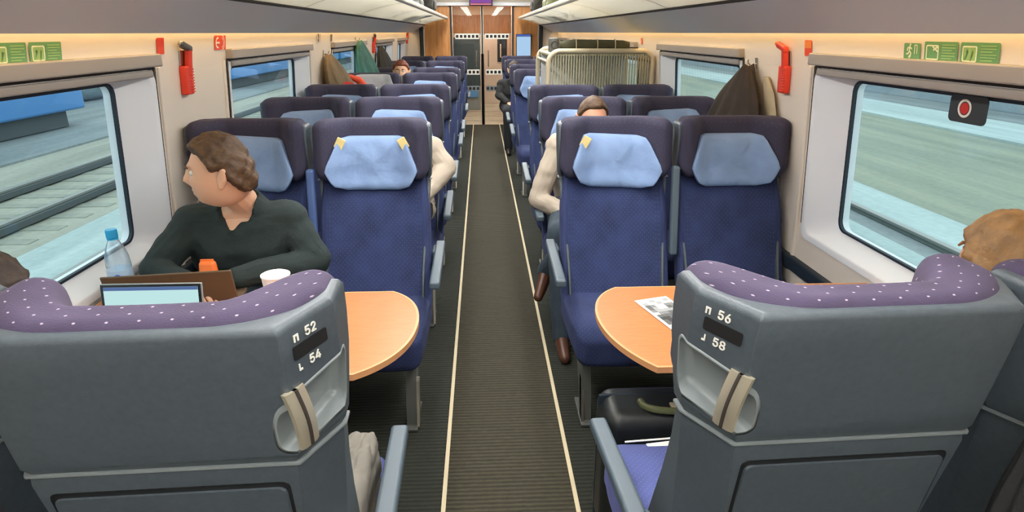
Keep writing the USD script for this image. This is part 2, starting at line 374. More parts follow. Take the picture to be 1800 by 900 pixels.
# ------------------------------------------------------------------ fascia, warm strip, overhead luggage racks, ceiling
def strip_profile(pts, thick, y0, y1):
    p = np.array(pts); n = np.gradient(p, axis=0); n = np.stack([-n[:, 1], n[:, 0]], 1); n /= np.linalg.norm(n, axis=1, keepdims=True)
    return prism(Polygon(np.vstack([p, (p + n * thick)[::-1]])).buffer(0), y1 - y0, 'y', y0)
for s, hw, side in ((-1, -XL, 'left'), (1, XR, 'right')):
    g = [(hw - .150, 1.597), (hw - .162, 1.605), (hw - .20, 1.630), (hw - .26, 1.665), (hw - .32, 1.695), (hw - .365, 1.716)]
    struct(f'trim_{3 if s < 0 else 5}', strip_profile([(s * x, z) for x, z in g], -s * 0.008, Y0, Y1), 'fascia_plastic')
    struct(f'trim_{4 if s < 0 else 6}', bx(s * (hw - .02), s * (hw - .30), Y0, Y1, 1.690, 1.700, 0.002), 'ceiling_plastic')
    rk = thing('luggage_rack', f'overhead luggage rack of pale glass panels along the {side} wall', 'luggage rack')
    edge0, edge1 = Y0, 11.55
    ys = np.arange(edge0, edge1 + .01, 1.5722)
    for a, b in zip(ys[:-1], ys[1:]):
        q = [(hw - .372, 1.722), (hw - .45, 1.752), (hw - .55, 1.782), (hw - .66, 1.806), (hw - .735, 1.818)]
        obj('shelf_panel', strip_profile([(s * x, z) for x, z in q], -s * 0.010, a + .006, b - .006), 'rack_glass', rk)
        obj('panel_joint', strip_profile([(s * x, z) for x, z in q], -s * 0.008, b - .006, b + .006), 'leg_grey', rk)
        obj('bracket', bx(s * (hw - .38), s * (hw - .73), b - .02, b + .02, 1.835, 1.850, 0.004), 'rack_rail', rk)
    obj('rear_rail', bx(s * (hw - .35), s * (hw - .385), edge0, edge1, 1.716, 1.735, 0.006, 2), 'dark_slot', rk)
    obj('front_rail', bx(s * (hw - .735), s * (hw - .775), edge0, edge1, 1.808, 1.850, 0.012, 3), 'rack_rail', rk)
    lp = thing('cove_light', f'warm light strip hidden above the windows of the {side} wall', 'light strip')
    obj('emitter', bx(s * (hw - .105), s * (hw - .125), Y0 + .1, Y1 - .1, 1.640, 1.648, 0.001), 'cove_warm', lp)
    obj('profile', bx(s * (hw - .095), s * (hw - .135), Y0 + .1, Y1 - .1, 1.648, 1.662, 0.002), 'ceiling_plastic', lp)
cl = [(XL + .02, 1.69), (XL + .10, 1.90), (XL + .30, 2.10), (-.62, 2.22), (-.30, 2.26), (.39, 2.26), (.71, 2.22), (XR - .30, 2.10), (XR - .10, 1.90), (XR - .02, 1.69)]
struct('ceiling', strip_profile(cl, 0.03, Y0, Y1), 'ceiling_plastic')
for x in (-.42, .51):
    lp = thing('ceiling_light', f'long white ceiling lamp strip {"left" if x < 0 else "right"} of the aisle', 'ceiling light'); y, yb = Y0 + .2, Y1 - .5
    obj('diffuser', bx(x - .09, x + .09, y, yb, 2.205, 2.215, 0.003), 'lamp_white', lp)
    obj('lamp_frame', cat(bx(x - .105, x - .09, y - .015, yb + .015, 2.20, 2.245), bx(x + .09, x + .105, y - .015, yb + .015, 2.20, 2.245)), 'steel', lp)
struct('wall_back', bx(XL - .05, XR + .05, Y0 - .08, Y0 - .01, -.05, 2.35), 'wall_plastic')

# ------------------------------------------------------------------ glass end doors and the vestibule behind them
YE = 11.7
struct('wall_end', cat(bx(XL - .05, -.53, YE, YE + .05, -.05, 2.3, .002), bx(.58, XR + .05, YE, YE + .05, -.05, 2.3, .002), bx(-.53, .58, YE, YE + .05, 2.05, 2.3, .002)), 'wall_plastic')
for x0, x1 in ((-1.04, -.535), (.585, 1.06)):
    pn = struct('wall_partition')
    obj('board', bx(x0, x1, YE - .03, YE - .005, .02, 2.02, .004), 'panel_wood', pn)
    e = x0 if x0 < 0 else x1
    obj('edge_post', bx(e - .03, e + .03, YE - .07, YE - .004, .0, 1.86, .01, 2), 'black_plastic', pn)
    obj('edge_strip', bx(e + (.045 if x0 < 0 else -.045) - .012, e + (.045 if x0 < 0 else -.045) + .012, YE - .05, YE - .032, .0, 1.86, .004), 'steel', pn)
struct('door_frame', cat(bx(-.56, -.50, YE - .02, YE + .06, 0, 2.05, .006), bx(.55, .61, YE - .02, YE + .06, 0, 2.05, .006)), 'dark_slot')
struct('trim_7', bx(-.80, .92, YE - .10, YE - .02, 2.03, 2.09, .01, 2), 'frame_plastic')
for i, (x0, x1) in enumerate(((-.50, .020), (.030, .55))):
    dr = struct(f'door_{i + 1}')
    obj('pane', bx(x0 + .02, x1 - .012, YE + .012, YE + .024, .02, 2.02, .001), 'door_glass', dr, smooth=False)
    mx = x1 if i == 0 else x0
    obj('meeting_stile', bx(mx - .022, mx + .022, YE, YE + .036, .0, 1.24, .006, 2), 'black_plastic' if i == 0 else 'dark_slot', dr)
    obj('meeting_stile', bx(mx - .020, mx + .020, YE, YE + .036, 1.24, 2.03, .006, 2), 'rack_rail', dr)
    obj('stile', bx((x0 if i == 0 else x1) - .012, (x0 if i == 0 else x1) + .012, YE, YE + .036, .0, 2.03, .004), 'steel', dr)
    for z in (1.535, .93, .645):
        a, b = x0 + .05, x1 - .05
        obj('warning_band', bx(a, b, YE + .005, YE + .011, z - .045, z + .045, .001), 'white_print' if z != .645 else 'recess_grey', dr)
        for k in range(6):
            xc = a + (k + .5) * (b - a) / 6
            obj('warning_square', bx(xc - .022, xc + .022, YE + .001, YE + .0045, z - .024, z + .024, .0005), 'black_print', dr)
    obj('door_handle', tube([(mx + (-.10 if i == 0 else .10), YE - .03, 1.02), (mx + (-.10 if i == 0 else .10), YE - .035, 1.15), (mx + (-.10 if i == 0 else .10), YE - .03, 1.30)], .012), 'steel', dr)
struct('floor', bx(-1.3, 1.4, YE, 16.5, -.05, 0.0, .002), mat('vestibule_floor', (176, 166, 146), .5, noise=(4, .15)))
for y in (12.2, 12.9, 13.7, 14.6): struct('trim_8', bx(-.62, .68, y, y + .05, -.01, .004, .001), 'ledge_plastic')
struct('wall_left', bx(-.72, -.66, YE + .05, 16.5, -.02, 2.3, .002), 'panel_wood')
struct('wall_right', bx(.70, .76, YE + .05, 16.5, -.02, 2.3, .002), 'panel_wood')
struct('ceiling', bx(-.8, .8, YE + .05, 16.5, 2.20, 2.25, .002), 'ceiling_plastic')
struct('wall_end', bx(-.8, .8, 16.4, 16.5, -.02, 2.3, .002), 'wall_plastic')
pt = thing('partition', 'dark blue-green partition seen through the left glass door', 'partition')
obj('panel', bx(-.64, -.02, 14.05, 14.12, 0.50, 1.50, .01, 2), mat('teal_dark', (48, 66, 72), .4), pt)
obj('base', bx(-.64, -.02, 14.03, 14.14, 0.0, .50, .01, 2), 'recess_grey', pt)
pw = thing('wood_cabinet', 'orange wooden cabinet band high up behind the glass doors', 'cabinet')
obj('body', bx(-.665, .705, 14.2, 14.7, 1.58, 1.95, .01, 2), 'panel_wood', pw); obj('lower_edge', bx(-.665, .705, 14.18, 14.7, 1.555, 1.58, .004), 'steel', pw)
cb = thing('beige_door', 'pale beige inner door with a dark window seen through the right glass door', 'door')
obj('leaf', bx(.05, .66, 15.3, 15.36, 0, 1.55, .01, 2), 'wall_plastic', cb); obj('dark_window', bx(.38, .60, 15.285, 15.30, .95, 1.48, .02, 2), 'black_rubber', cb); obj('light_strip', bx(.44, .47, 15.275, 15.285, 1.05, 1.35, .004), 'white_print', cb)
sb = thing('blue_sign', 'small blue sign low on the partition behind the left glass door', 'sign')
obj('plate', bx(-.40, -.08, 13.99, 14.03, .27, .46, .004), mat('sign_blue', (80, 140, 200), .5), sb)
for x in (-.36, .36):
    lp = thing('vestibule_light', f'bright ceiling lamp just behind the {"left" if x < 0 else "right"} end door', 'ceiling light')
    obj('diffuser', bx(x - .14, x + .14, 12.3, 12.9, 2.17, 2.185, .003), 'vestibule_lamp', lp); obj('lamp_frame', bx(x - .16, x + .16, 12.28, 12.92, 2.185, 2.20, .003), 'steel', lp)
    lp = thing('vestibule_light', f'distant ceiling lamp deep in the vestibule, {"left" if x < 0 else "right"} one', 'ceiling light')
    obj('diffuser', bx(x - .14, x + .14, 14.9, 15.4, 2.17, 2.185, .003), 'vestibule_lamp', lp); obj('lamp_frame', bx(x - .16, x + .16, 14.88, 15.42, 2.185, 2.20, .003), 'steel', lp)
ds = thing('display_sign', 'purple lit destination display above the glass end doors', 'display')
obj('housing', bx(-.19, .21, YE - .18, YE - .06, 2.03, 2.17, .012, 2), 'black_plastic', ds)
obj('screen', bx(-.17, .19, YE - .19, YE - .182, 2.075, 2.15, .003), emit('purple_glow', (.30, .10, .42), .9), ds)
obj('red_strip', bx(-.17, .19, YE - .19, YE - .182, 2.04, 2.068, .003), emit('pink_glow', (.75, .25, .35), .9), ds)
mo = thing('monitor', 'tall light blue information monitor on the right wooden panel', 'monitor')
obj('bezel', bx(.62, .885, YE - .085, YE - .03, 1.13, 1.575, .006), 'black_plastic', mo)
obj('screen', bx(.63, .875, YE - .092, YE - .085, 1.14, 1.53, .002), 'screen_blue', mo)
obj('title_bar', bx(.63, .875, YE - .092, YE - .085, 1.535, 1.567, .002), emit('navy_glow', (.10, .16, .55), .8), mo)

# ------------------------------------------------------------------ seats (built facing -y, rear face at y = 0)
W0 = 0.262
def recline(z): return np.interp(z, [0.30, 0.45, 1.0, 1.2, 1.3], [0.150, 0.125, 0.030, 0.0, -0.012])
SEC = np.array([(-W0, .20), (-W0, .11), (-W0 + .055, 0), (W0 - .055, 0), (W0, .11), (W0, .20), (W0 - .014, .20), (W0 - .05, .085), (-W0 + .05, .085), (-W0 + .014, .20)])
SEC = np.array(Polygon(SEC).buffer(.012, quad_segs=3).buffer(-.017, quad_segs=3).buffer(.005, quad_segs=3).exterior.coords)[:-1]
def shell_loop(z, w, inset=0.0, depth=1.0):
    p = SEC.copy(); c = np.array([0, .10])
    q = p.copy(); q[:, 0] *= (w - inset) / W0
    q[:, 1] = c[1] + (q[:, 1] - c[1]) * (1 - inset / .10) if inset else q[:, 1]
    q[:, 1] = np.where(q[:, 1] > .10, .10 + (q[:, 1] - .10) * depth, q[:, 1])
    return np.stack([q[:, 0], -(q[:, 1] + recline(z)), np.full(len(q), z)], 1)

def cloth_uv(mesh):
    v = np.array(mesh.vertices); return np.stack([v[:, 0], v[:, 2]], 1)

def side_uv(m):
    v = np.array(m.vertices); hx = np.abs(v[:, 0]).max(); yc = v[:, 1].mean(); w = sstep(hx - .045, hx, np.abs(v[:, 0]))
    return np.stack([v[:, 0] + np.sign(v[:, 0]) * w * (v[:, 1] - yc), v[:, 2] - v[:, 1] * (1 - w)], 1)

def headrest_mesh():
    m = rbox(.505, .135, .255, .042, 4, (18, 3, 4), (0, -.075, 1.104))
    uv = side_uv(m)
    def f(v):
        x, y, z = v.T
        ax_ = np.clip(np.abs(x) / .25, 0, 1); u = np.clip((-y - .0075) / .135, 0, 1)
        back_ = .0075 + .105 * ax_ ** 5; front_ = .102 + .125 * sstep(.42, .84, ax_)
        y = -(back_ + (front_ - back_) * u) - recline(z)
        z = z + .008 * (np.abs(x) / .25) ** 2 * sstep(1.1, 1.22, z)
        return np.stack([x * (1 - .06 * sstep(1.05, .98, z)), y, z], 1)
    return warp(m, f), uv

def backrest_mesh():
    m = rbox(.495, .11, .60, .035, 3, (8, 2, 10), (0, -.105, .705))
    uv = side_uv(m)
    def f(v):
        x, y, z = v.T
        rec = np.interp(z, [.40, .55, .70, .85, .93, 1.0], [.235, .165, .105, .060, .020, -.012])
        y = y - rec - .022 * (np.abs(x) / .24) ** 4 - .010 * np.sin((z - .42) * 5.2) - .006 * np.exp(-((z - .83) / .015) ** 2) * -1
        x = x * (1 - .06 * sstep(.80, 1.0, z))
        return np.stack([x, y, z], 1)
    return warp(m, f), uv

def cushion_mesh():
    m = rbox(.485, .50, .17, .05, 4, (8, 8, 2), (0, -.505, .39))
    uv = np.stack([m.vertices[:, 0], m.vertices[:, 1] + m.vertices[:, 2]], 1)
    def f(v):
        x, y, z = v.T; t = -y
        z = z - .030 * sstep(.66, .76, t) + .012 * sstep(.3, .6, t) + .008 * (np.abs(x) / .24) ** 3
        x = x * (1 - .05 * sstep(.6, .75, t))
        return np.stack([x, y, z], 1)
    return warp(m, f), uv

def pillow_mesh(seed, droop=0.0, sx=1.0):
    n, k = 48, 11; a = np.linspace(0, 2 * np.pi, n, endpoint=False)
    P = Polygon([(-.128, .098), (.128, .098), (.182, -.022), (.150, -.082), (.10, -.108), (-.10, -.108), (-.150, -.082), (-.182, -.022)]).buffer(-.018).buffer(.022, quad_segs=6)
    rad = []
    from shapely.geometry import LineString
    for t in a:
        q = LineString([(0, 0), (math.cos(t), math.sin(t))]).intersection(P.exterior); rad.append(math.hypot(q.centroid.x, q.centroid.y))
    rad = np.array(rad); loops = []
    for i in range(k + 1):
        rho = math.sin(i / k * math.pi / 2) if i else 0.004
        h = .044 * (1 - rho ** 2.6) ** .6 if rho < 1 else 0
        x, z = rad * rho * np.cos(a) * sx, rad * rho * np.sin(a)
        loops.append(np.stack([x, np.full(n, -h - .012), z], 1))
    back = [np.stack([l[:, 0], np.full(n, .012), l[:, 2]], 1) for l in loops[::-1]]
    m = loft(loops + back)
    v = np.array(m.vertices); q = np.stack([v[:, 0] * 16, v[:, 2] * 16, np.full(len(v), 3.1 * seed)], 1)
    wr = meshkit.fbm(q, 3, seed) - .5
    crease = np.exp(-((v[:, 0] - .06 - .3 * v[:, 2]) / .012) ** 2) * .006
    front = v[:, 1] < 0
    v[:, 1] -= np.where(front, wr * .022 - crease, 0); v[:, 2] += droop * v[:, 0]
    v[:, 0] *= 1.10; v[:, 2] *= 1.08; v[:, 1] -= .120 * sstep(.085, .215, np.abs(v[:, 0])) + .035 * sstep(-.03, -.12, v[:, 2]) + recline(v[:, 2] + 1.045) - recline(1.045)
    m.vertices = v; return m

HEAD, BACK, CUSH = headrest_mesh(), backrest_mesh(), cushion_mesh()

def seat(name, label, group=None, side=1, aisle=True, near=False, pillow=1, digits=None, tabs=(), droop=0.0, loc=(0, 0, 0), rz=0.0, dark_arm=False, fold_blue=False):
    """side: +1 when the aisle is at local +x"""
    t = thing(name, label, 'train seat', loc, rz, group)
    # shell: upper hood and lower back with a shallow step between
    ups = [(.988, .256, .42), (1.03, .258, .62), (1.10, .261, .90), (1.16, W0, 1.0), (1.207, W0, 1.0)]
    up_loops = [shell_loop(.974, .254, .006, .36)] + [shell_loop(z, w, 0.0, dp) for z, w, dp in ups] + [shell_loop(1.216, W0, .006), shell_loop(1.220, W0, .014)]
    hood = loft(up_loops, 'tri')
    n_corner = np.array([side * .11, .055]) / math.hypot(.11, .055); t_corner = np.array([side * .055, -.11]) / math.hypot(.11, .055)   # (x, y) outward normal and the direction running forward
    C = np.array([side * (W0 - .0275), -.055])
    def slim(mu):
        return warp(mu[0], lambda v: np.stack([v[:, 0] * (1 - .12 * sstep(1.0, .93, v[:, 2])), v[:, 1], v[:, 2]], 1)), mu[1]
    marked = near and digits is not None
    if marked:
        pts = []
        for u, dpt, z, r in ((-.085, -.010, 1.012, .014), (-.050, -.016, 1.086, .012), (.062, -.024, 1.03, .016), (.075, -.022, 1.098, .014), (-.055, .06, 1.016, .020), (.045, .06, 1.02, .022), (-.03, .06, 1.086, .020), (.075, .06, 1.098, .020)):
            p = C + t_corner * u + n_corner * (dpt - recline(z) * .0); pts.append((p[0], p[1] - recline(z), z, r))
        cut = m3.Manifold.batch_hull([ball(p[:3], p[3], 24) for p in pts])
        big = m3.Manifold.batch_hull([ball(p[:3], p[3] + .006, 24) for p in pts])
        env = to_man(hood); hood = from_man(env - big); env = m3.Manifold.batch_hull([env])
        obj('handle_recess', from_man((big - cut) ^ env), 'recess_grey', t, smooth=40)
        def carve(mu):
            m = from_man(to_man(mu[0]) - big); v = m.vertices
            return m, np.stack([v[:, 0], v[:, 2] - v[:, 1] - .105 * np.clip(np.abs(v[:, 0]) / .25, 0, 1) ** 5], 1)
    obj('shell_hood', hood, 'shell_grey', t, smooth=30)
    low = loft([shell_loop(z, w, .0, dp) for z, w, dp in ((.30, .215, 2.0), (.45, .217, 1.8), (.60, .222, 1.4), (.75, .232, .9), (.88, .243, .5), (.955, .250, .36))] + [shell_loop(.973, .252, .004, .35)], 'tri')
    obj('shell_back', low, 'shell_grey', t, smooth=30)
    obj('shell_seam', loft([shell_loop(z, .256, 0.0, .40) for z in (.9700, .9742)], 'tri'), 'recess_grey', t, smooth=30)
    if near:
        # folding tray set into the lower back
        def tray(z0, z1, x0, x1, lift):
            r = rrect(x0, x1, z0, z1, .012, 4); L = lambda s_, o: np.stack([r[:, 0] * s_ + (1 - s_) * (x0 + x1) / 2, -recline(r[:, 1]) + o, r[:, 1]], 1)
            return loft([L(1, -.004), L(1, lift - .003), L(.985, lift)])
        obj('tray_gap', tray(.56, .936, -.182, .182, .0012), 'black_plastic', t)
        tr = obj('folding_tray', tray(.565, .926, -.175, .175, .006), 'shell_grey', t)
    if marked:
        # recess lining, grab handle with its dark groove, number plate
        z = np.linspace(.998, 1.112, 9); bow = .006 * np.sin((z - .998) / .114 * math.pi)
        for w_, dd, nm, mt in ((.020, .006, 'grab_handle', 'chrome'), (.0035, .0085, 'handle_groove', 'dark_slot')):
            loops = []
            for zi, b in zip(z, bow):
                p = C + n_corner * (dd + b - .008) + t_corner * (-.046 - .12 * (zi - 1.06)); p = p + np.array([0, -recline(zi)])
                cs = [(-w_, -.004), (w_, -.004), (w_, .003), (w_ * .6, .006), (-w_ * .6, .006), (-w_, .003)]
                loops.append([np.append(p + t_corner * a_ + n_corner * b_, zi) for a_, b_ in cs])
            g = loft(loops)
            obj(nm, g, mt, t, smooth=40)
        def plate(mesh):         # local (u along the corner face, v up, w out) -> seat space
            v = np.array(mesh.vertices); e = C[None] + v[:, :1] * t_corner + (v[:, 2:3] + .0005) * n_corner
            m = trimesh.Trimesh(np.stack([e[:, 0], e[:, 1] - recline(v[:, 1]), v[:, 1]], 1), mesh.faces, process=False)
            if m.volume < 0: m.invert()
            return m
        su = 1 if side < 0 else -1                           # reading direction runs from the rear edge or towards it
        hi, lo = digits
        def words_(tx, u, v, h): 
            m = meshkit.text_mesh(tx, h, .0012, bold=True); m.vertices[:, 0] *= su; m.vertices += [u, v, 0]; return plate(m)
        slot = prism(Polygon(rrect(-.040, .034, 1.1560, 1.1790, .003, 3)), .0015, 'z', 0)
        obj('display_slot', plate(slot), 'black_print', t, smooth=False)
        s0 = -.012 * su
        obj('seat_number', words_(hi, s0, 1.1850, .0150), 'white_print', t, smooth=False, label='white printed seat number ' + hi)
        obj('seat_number', words_(lo, s0, 1.135, .0150), 'white_print', t, smooth=False, label='white printed seat number ' + lo)
        for vv in (1.185, 1.135):
            ic = [sbox(-.004, vv, -.0015, vv + .012), sbox(-.0015, vv, .003, vv + .003)] if vv < 1.15 else [sbox(-.005, vv, -.002, vv + .012).union(sbox(.002, vv, .005, vv + .012)).union(sbox(-.005, vv + .009, .005, vv + .012))]
            from shapely.ops import unary_union
            pg = unary_union(ic); ms = [prism(g_, .0012, 'z', 0) for g_ in getattr(pg, 'geoms', [pg])]
            m = cat(*ms); m.vertices += [s0 - su * .018, 0, 0]; obj('seat_icon', plate(m), 'white_print', t, smooth=False)
    (hm, hu), (bm, bu), (cm, cu) = (carve(HEAD) if marked else HEAD), (slim(carve(BACK) if marked else BACK) if near else BACK), CUSH
    obj('headrest', hm, 'plush_purple' if near else 'plush_head', t, uv=hu)
    obj('backrest', bm, 'plush_purple' if near else 'plush_blue', t, uv=bu)
    obj('cushion', cm, 'plush_cushion' if near else 'plush_blue', t, uv=cu)
    if pillow:
        pm = pillow_mesh(pillow, droop)
        if pillow == 9: pm.vertices = pm.vertices * [1.12, 1.1, 1.25] + [0, -.006, .035]
        pm.vertices += [0, -.128, 1.050]
        p = obj('headrest_cover', pm, 'cover_blue' if pillow != 9 else 'cover_pale', t, smooth=50)
        for sx in tabs:
            q = rbox(.038, .006, .05, .003, 2, 4); q.vertices = rotz(q.vertices @ np.array([[math.cos(.5), 0, sx * math.sin(.5)], [0, 1, 0], [-sx * math.sin(.5), 0, math.cos(.5)]]), 0) + [sx * .139, -.196, 1.138]
            obj('cover_tab', q, 'tab_yellow', p)
    obj('seat_base', bx(-.20, .20, -.68, -.20, .27, .345, .02, 3), 'dark_base', t)
    if aisle:
        lx = side * .17
        leg = loft([np.stack([np.array([-.022, .022, .022, -.022]) + lx, np.array([-1, -1, 1, 1]) * hw_ - yc, np.full(4, z)], 1) for z, hw_, yc in ((.012, .025, .66), (.10, .03, .64), (.28, .07, .55))])
        obj('leg', leg, 'leg_grey', t); obj('foot', bx(lx - .026, lx + .026, -.72, -.50, 0, .014, .004, 2), 'leg_grey', t)
        gus = prism(Polygon([(-.70, .012), (-.66, .012), (-.60, .20), (-.64, .20)]), .012, 'x', lx + side * .022)
        obj('leg_bracket', gus, 'steel', t)
        arm = rbox(.044, .46, .034, .010, 3, (1, 6, 1), (side * .285, -.385, .640))
        arm = warp(arm, lambda v: np.stack([v[:, 0], v[:, 1], v[:, 2] - .07 * (-v[:, 1] - .385)], 1))
        obj('armrest', arm, 'arm_grey', t)
        obj('armrest_bracket', bx(side * .248, side * .276, -.26, -.16, .575, .655, .012, 2), 'arm_grey', t)
        fa = rbox(.036, .035, .40, .012, 3, (1, 1, 5), (-side * .268, -.215, .835))
        fa = warp(fa, lambda v: np.stack([v[:, 0], v[:, 1] - recline(v[:, 2]), v[:, 2]], 1))
        obj('folded_armrest', fa, 'arm_blue' if fold_blue else 'arm_grey', t)
    return t

XLA, XLW, XRA, XRW = -.49, -1.03, .60, 1.14
NY = .775
seat('train_seat', 'grey seat back with purple dotted top, numbered 52 and 54, left of the aisle', None, -1, True, True, 0, ('52', '54'), loc=(XLA, NY, 0), rz=182.0)
seat('train_seat', 'purple topped window seat cut off at the left edge, beside seat 54', None, -1, False, True, 0, None, loc=(XLW, NY, 0), rz=182.0)
seat('train_seat', 'grey seat back with purple dotted top, numbered 56 and 58, right of the aisle', None, 1, True, True, 0, ('56', '58'), loc=(XRA, NY + .028, 0), rz=182.0)
seat('train_seat', 'purple topped window seat cut off at the right edge, beside seat 58', None, 1, False, True, 0, None, loc=(XRW, NY + .01, 0), rz=182.0)
YA = 2.99
seat('train_seat', 'blue aisle seat facing the left table, its pale blue headrest cover with two yellow corners', None, 1, True, False, 1, tabs=(-1, 1), loc=(XLA, YA, 0), fold_blue=True)
seat('train_seat', 'blue window seat behind the man in the dark green sweater', None, 1, False, False, 2, droop=-.06, loc=(XLW, YA, 0))
seat('train_seat', 'blue aisle seat facing the right table, in front of the man in the white shirt', None, -1, True, False, 3, tabs=(-1,), droop=-.05, loc=(XRA, YA, 0))
seat('train_seat', 'empty blue window seat facing the right table, below the brown jacket', None, -1, False, False, 4, loc=(XRW, YA, 0))

L_ROWS = [3.99, 4.97, 6.40, 7.36, 9.10, 10.9]
R_ROWS = [3.94, 4.86, 7.00, 8.05, 9.60, 11.0]
ordn = ['second', 'third', 'fourth', 'fifth', 'sixth', 'seventh']
protos = {}
for rows, sx, xa, xw, hand in ((L_ROWS, 1, XLA, XLW, 'left'), (R_ROWS, -1, XRA, XRW, 'right')):
    for i, y in enumerate(rows):
        for aisle, x in ((True, xa), (False, xw)):
            cov = 1 + (i + (0 if aisle else 1)) % 2
            lab = f'dark blue {"aisle" if aisle else "window"} seat in the {ordn[i]} row from the front on the {hand} side'
            if i == 2 and not aisle and hand == 'left': lab = 'dark blue window seat with a wide grey headrest cover beside the red strap, left side'
            key = (sx, aisle, cov)
            gp = f'dark blue seats in rows along the {hand} wall'
            if i == 2 and not aisle and hand == 'left':
                seat('train_seat', lab, gp, sx, aisle, False, 9, loc=(x, y, 0))
            elif key not in protos:
                protos[key] = seat('train_seat', lab, gp, sx, aisle, False, {1: 5, 2: 6}[cov], droop=(-.04 if cov == 1 else .05), loc=(x, y, 0))
            else: dup(protos[key], (x, y, 0), 0.0, lab, gp)

# ------------------------------------------------------------------ outside: tracks, platforms, a blue train, hedges
ground('concrete', [(0.3, (150, 168, 168)), (0.7, (190, 206, 204))]); ground('ballast', [(0.25, (128, 130, 118)), (0.75, (184, 186, 172))])
ground('ballast_grey', [(0.25, (104, 114, 118)), (0.75, (160, 170, 170))]); ground('verge', [(0.2, (104, 116, 108)), (0.5, (140, 148, 132)), (0.8, (168, 170, 146))])
ground('hedge_grey', [(0.25, (70, 92, 100)), (0.6, (120, 138, 140)), (0.85, (164, 176, 176))]); ground('fence_grey', [(0.25, (126, 142, 150)), (0.75, (160, 174, 180))])
ground('sleeper_grey', [(0.25, (118, 122, 112)), (0.75, (168, 172, 160))]); mat('rail_steel', (150, 152, 148), .4, .6); mat('rail_dark', (84, 92, 94), .7); mat('train_blue', (76, 136, 196), .35); mat('train_pale', (190, 206, 214), .4); mat('train_dark', (50, 70, 92), .3)
GZ = -1.10
def slab(name, x0, x1, z1, m, y0=-30, y1=150, z0=GZ - .6): return struct(name, bx(x0, x1, y0, y1, z0, z1, .005), m)
# left of the line
slab('ground', -4.4, -1.9, GZ - .02, 'ballast_grey'); slab('kerb', -4.95, -4.75, GZ + .05, 'rail_steel'); slab('ground', -4.75, -4.4, GZ - .10, 'rail_dark'); slab('path', -5.95, -4.95, GZ, 'concrete')
slab('ground', -10.2, -5.95, GZ, 'ballast'); slab('path', -13.4, -10.2, GZ + .05, 'ballast_grey'); slab('ground', -60, -13.4, GZ, 'ballast_grey')
for x in (-6.75, -8.15):
    tr = thing('rail', f'long steel rail {"nearer to" if x > -7 else "farther from"} the left windows', 'rail'); obj('rail_head', bx(x - .04, x + .04, -30, 150, GZ + .13, GZ + .18, .01, 2), 'rail_steel', tr); obj('rail_web', bx(x - .075, x + .075, -30, 150, GZ + .026, GZ + .13, .01, 2), 'rail_dark', tr)
sl = cat(*[bx(-8.75, -6.15, y, y + .24, GZ - .1, GZ + .012, .01) for y in np.arange(-6, 60, .65)])
tag(obj('railway_sleepers', sl, 'sleeper_grey', kind='stuff'), 'grey concrete sleepers under the rails left of the coach', 'railway sleeper')
def wagon(x, y0, y1, label, blue=True, s=-1):
    t = thing('railway_wagon', label, 'train')
    obj('body', bx(x - 1.4, x + 1.4, y0, y1, GZ + .55, GZ + 1.55, .08, 3), 'train_blue' if blue else 'train_pale', t); obj('roof', bx(x - 1.35, x + 1.35, y0 + .1, y1 - .1, GZ + 1.55, GZ + 3.1, .25, 3), 'train_pale', t)
    obj('window_band', bx(x - 1.43, x + 1.43, y0 + .6, y1 - .6, GZ + 1.75, GZ + 2.4, .05, 2), 'train_dark', t); obj('underframe', bx(x - 1.1, x + 1.1, y0 + .5, y1 - .5, GZ + .06, GZ + .55, .03, 2), 'rail_dark', t)
    return t
wagon(-13.4, -6, 20, 'blue and white railway wagon outside the front left window'); wagon(-13.4, 32, 56, 'blue and white railway wagon farther ahead on the left'); wagon(-13.4, 57, 81, 'most distant blue and white railway wagon on the left')
def hedge(name, label, x, y0, y1, h, w, m, seed):
    q = rbox(w, y1 - y0, h, .35 * min(w, h), 3, (4, 60, 5), (x, (y0 + y1) / 2, GZ + h / 2))
    v = np.array(q.vertices); n = meshkit.fbm(v * [1.2, .5, 1.2], 4, seed) - .5
    v += np.stack([n * .9, n * .3, n * .9 * sstep(GZ, GZ + h, v[:, 2])], 1); q.vertices = v
    t = obj(name, q, m, smooth=60); tag(t, label, 'hedge'); return t
hedge('hedge', 'blurred grey green hedge beyond the tracks on the left', -17.5, -8, 120, 2.6, 3.0, 'hedge_grey', 3)
# right of the line
slab('path', 1.9, 5.62, GZ, 'concrete'); slab('path', 6.10, 7.12, GZ + .02, 'concrete'); slab('ground', 5.62, 6.10, GZ - .06, 'rail_dark')
slab('ground', 7.12, 13.6, GZ, 'verge'); slab('path', 13.6, 16.4, GZ + .06, 'concrete'); slab('ground', 16.4, 60, GZ, 'ballast_grey')
tr = thing('rail', 'long pale rail outside the right windows', 'rail'); obj('rail_head', bx(6.02, 6.12, -30, 150, GZ + .02, GZ + .07, .01, 2), 'rail_steel', tr); obj('rail_web', bx(5.66, 6.02, -30, 150, GZ - .08, GZ - .03, .01, 2), 'ballast_grey', tr)
fn = thing('noise_barrier', 'long grey noise barrier far beyond the right windows', 'barrier')
for i, y in enumerate(np.arange(-8, 120, 8.0)):
    obj('panel', bx(18.8, 18.95, y + .05, y + 7.95, GZ, GZ + 2.9, .02), 'fence_grey', fn)
    if i < 8: obj('post', bx(18.7, 19.0, y - .12, y + .05, GZ, GZ + 3.1, .02), 'concrete', fn)
bx_ = thing('cable_cabinet', 'small blue trackside box on the grass outside the right window', 'box'); obj('body', bx(8.0, 8.5, 3.75, 4.5, GZ, GZ + .22, .03, 2), mat('box_blue', (84, 112, 140), .5), bx_); obj('lid', bx(7.97, 8.53, 3.72, 4.53, GZ + .22, GZ + .26, .01, 2), 'rail_dark', bx_)

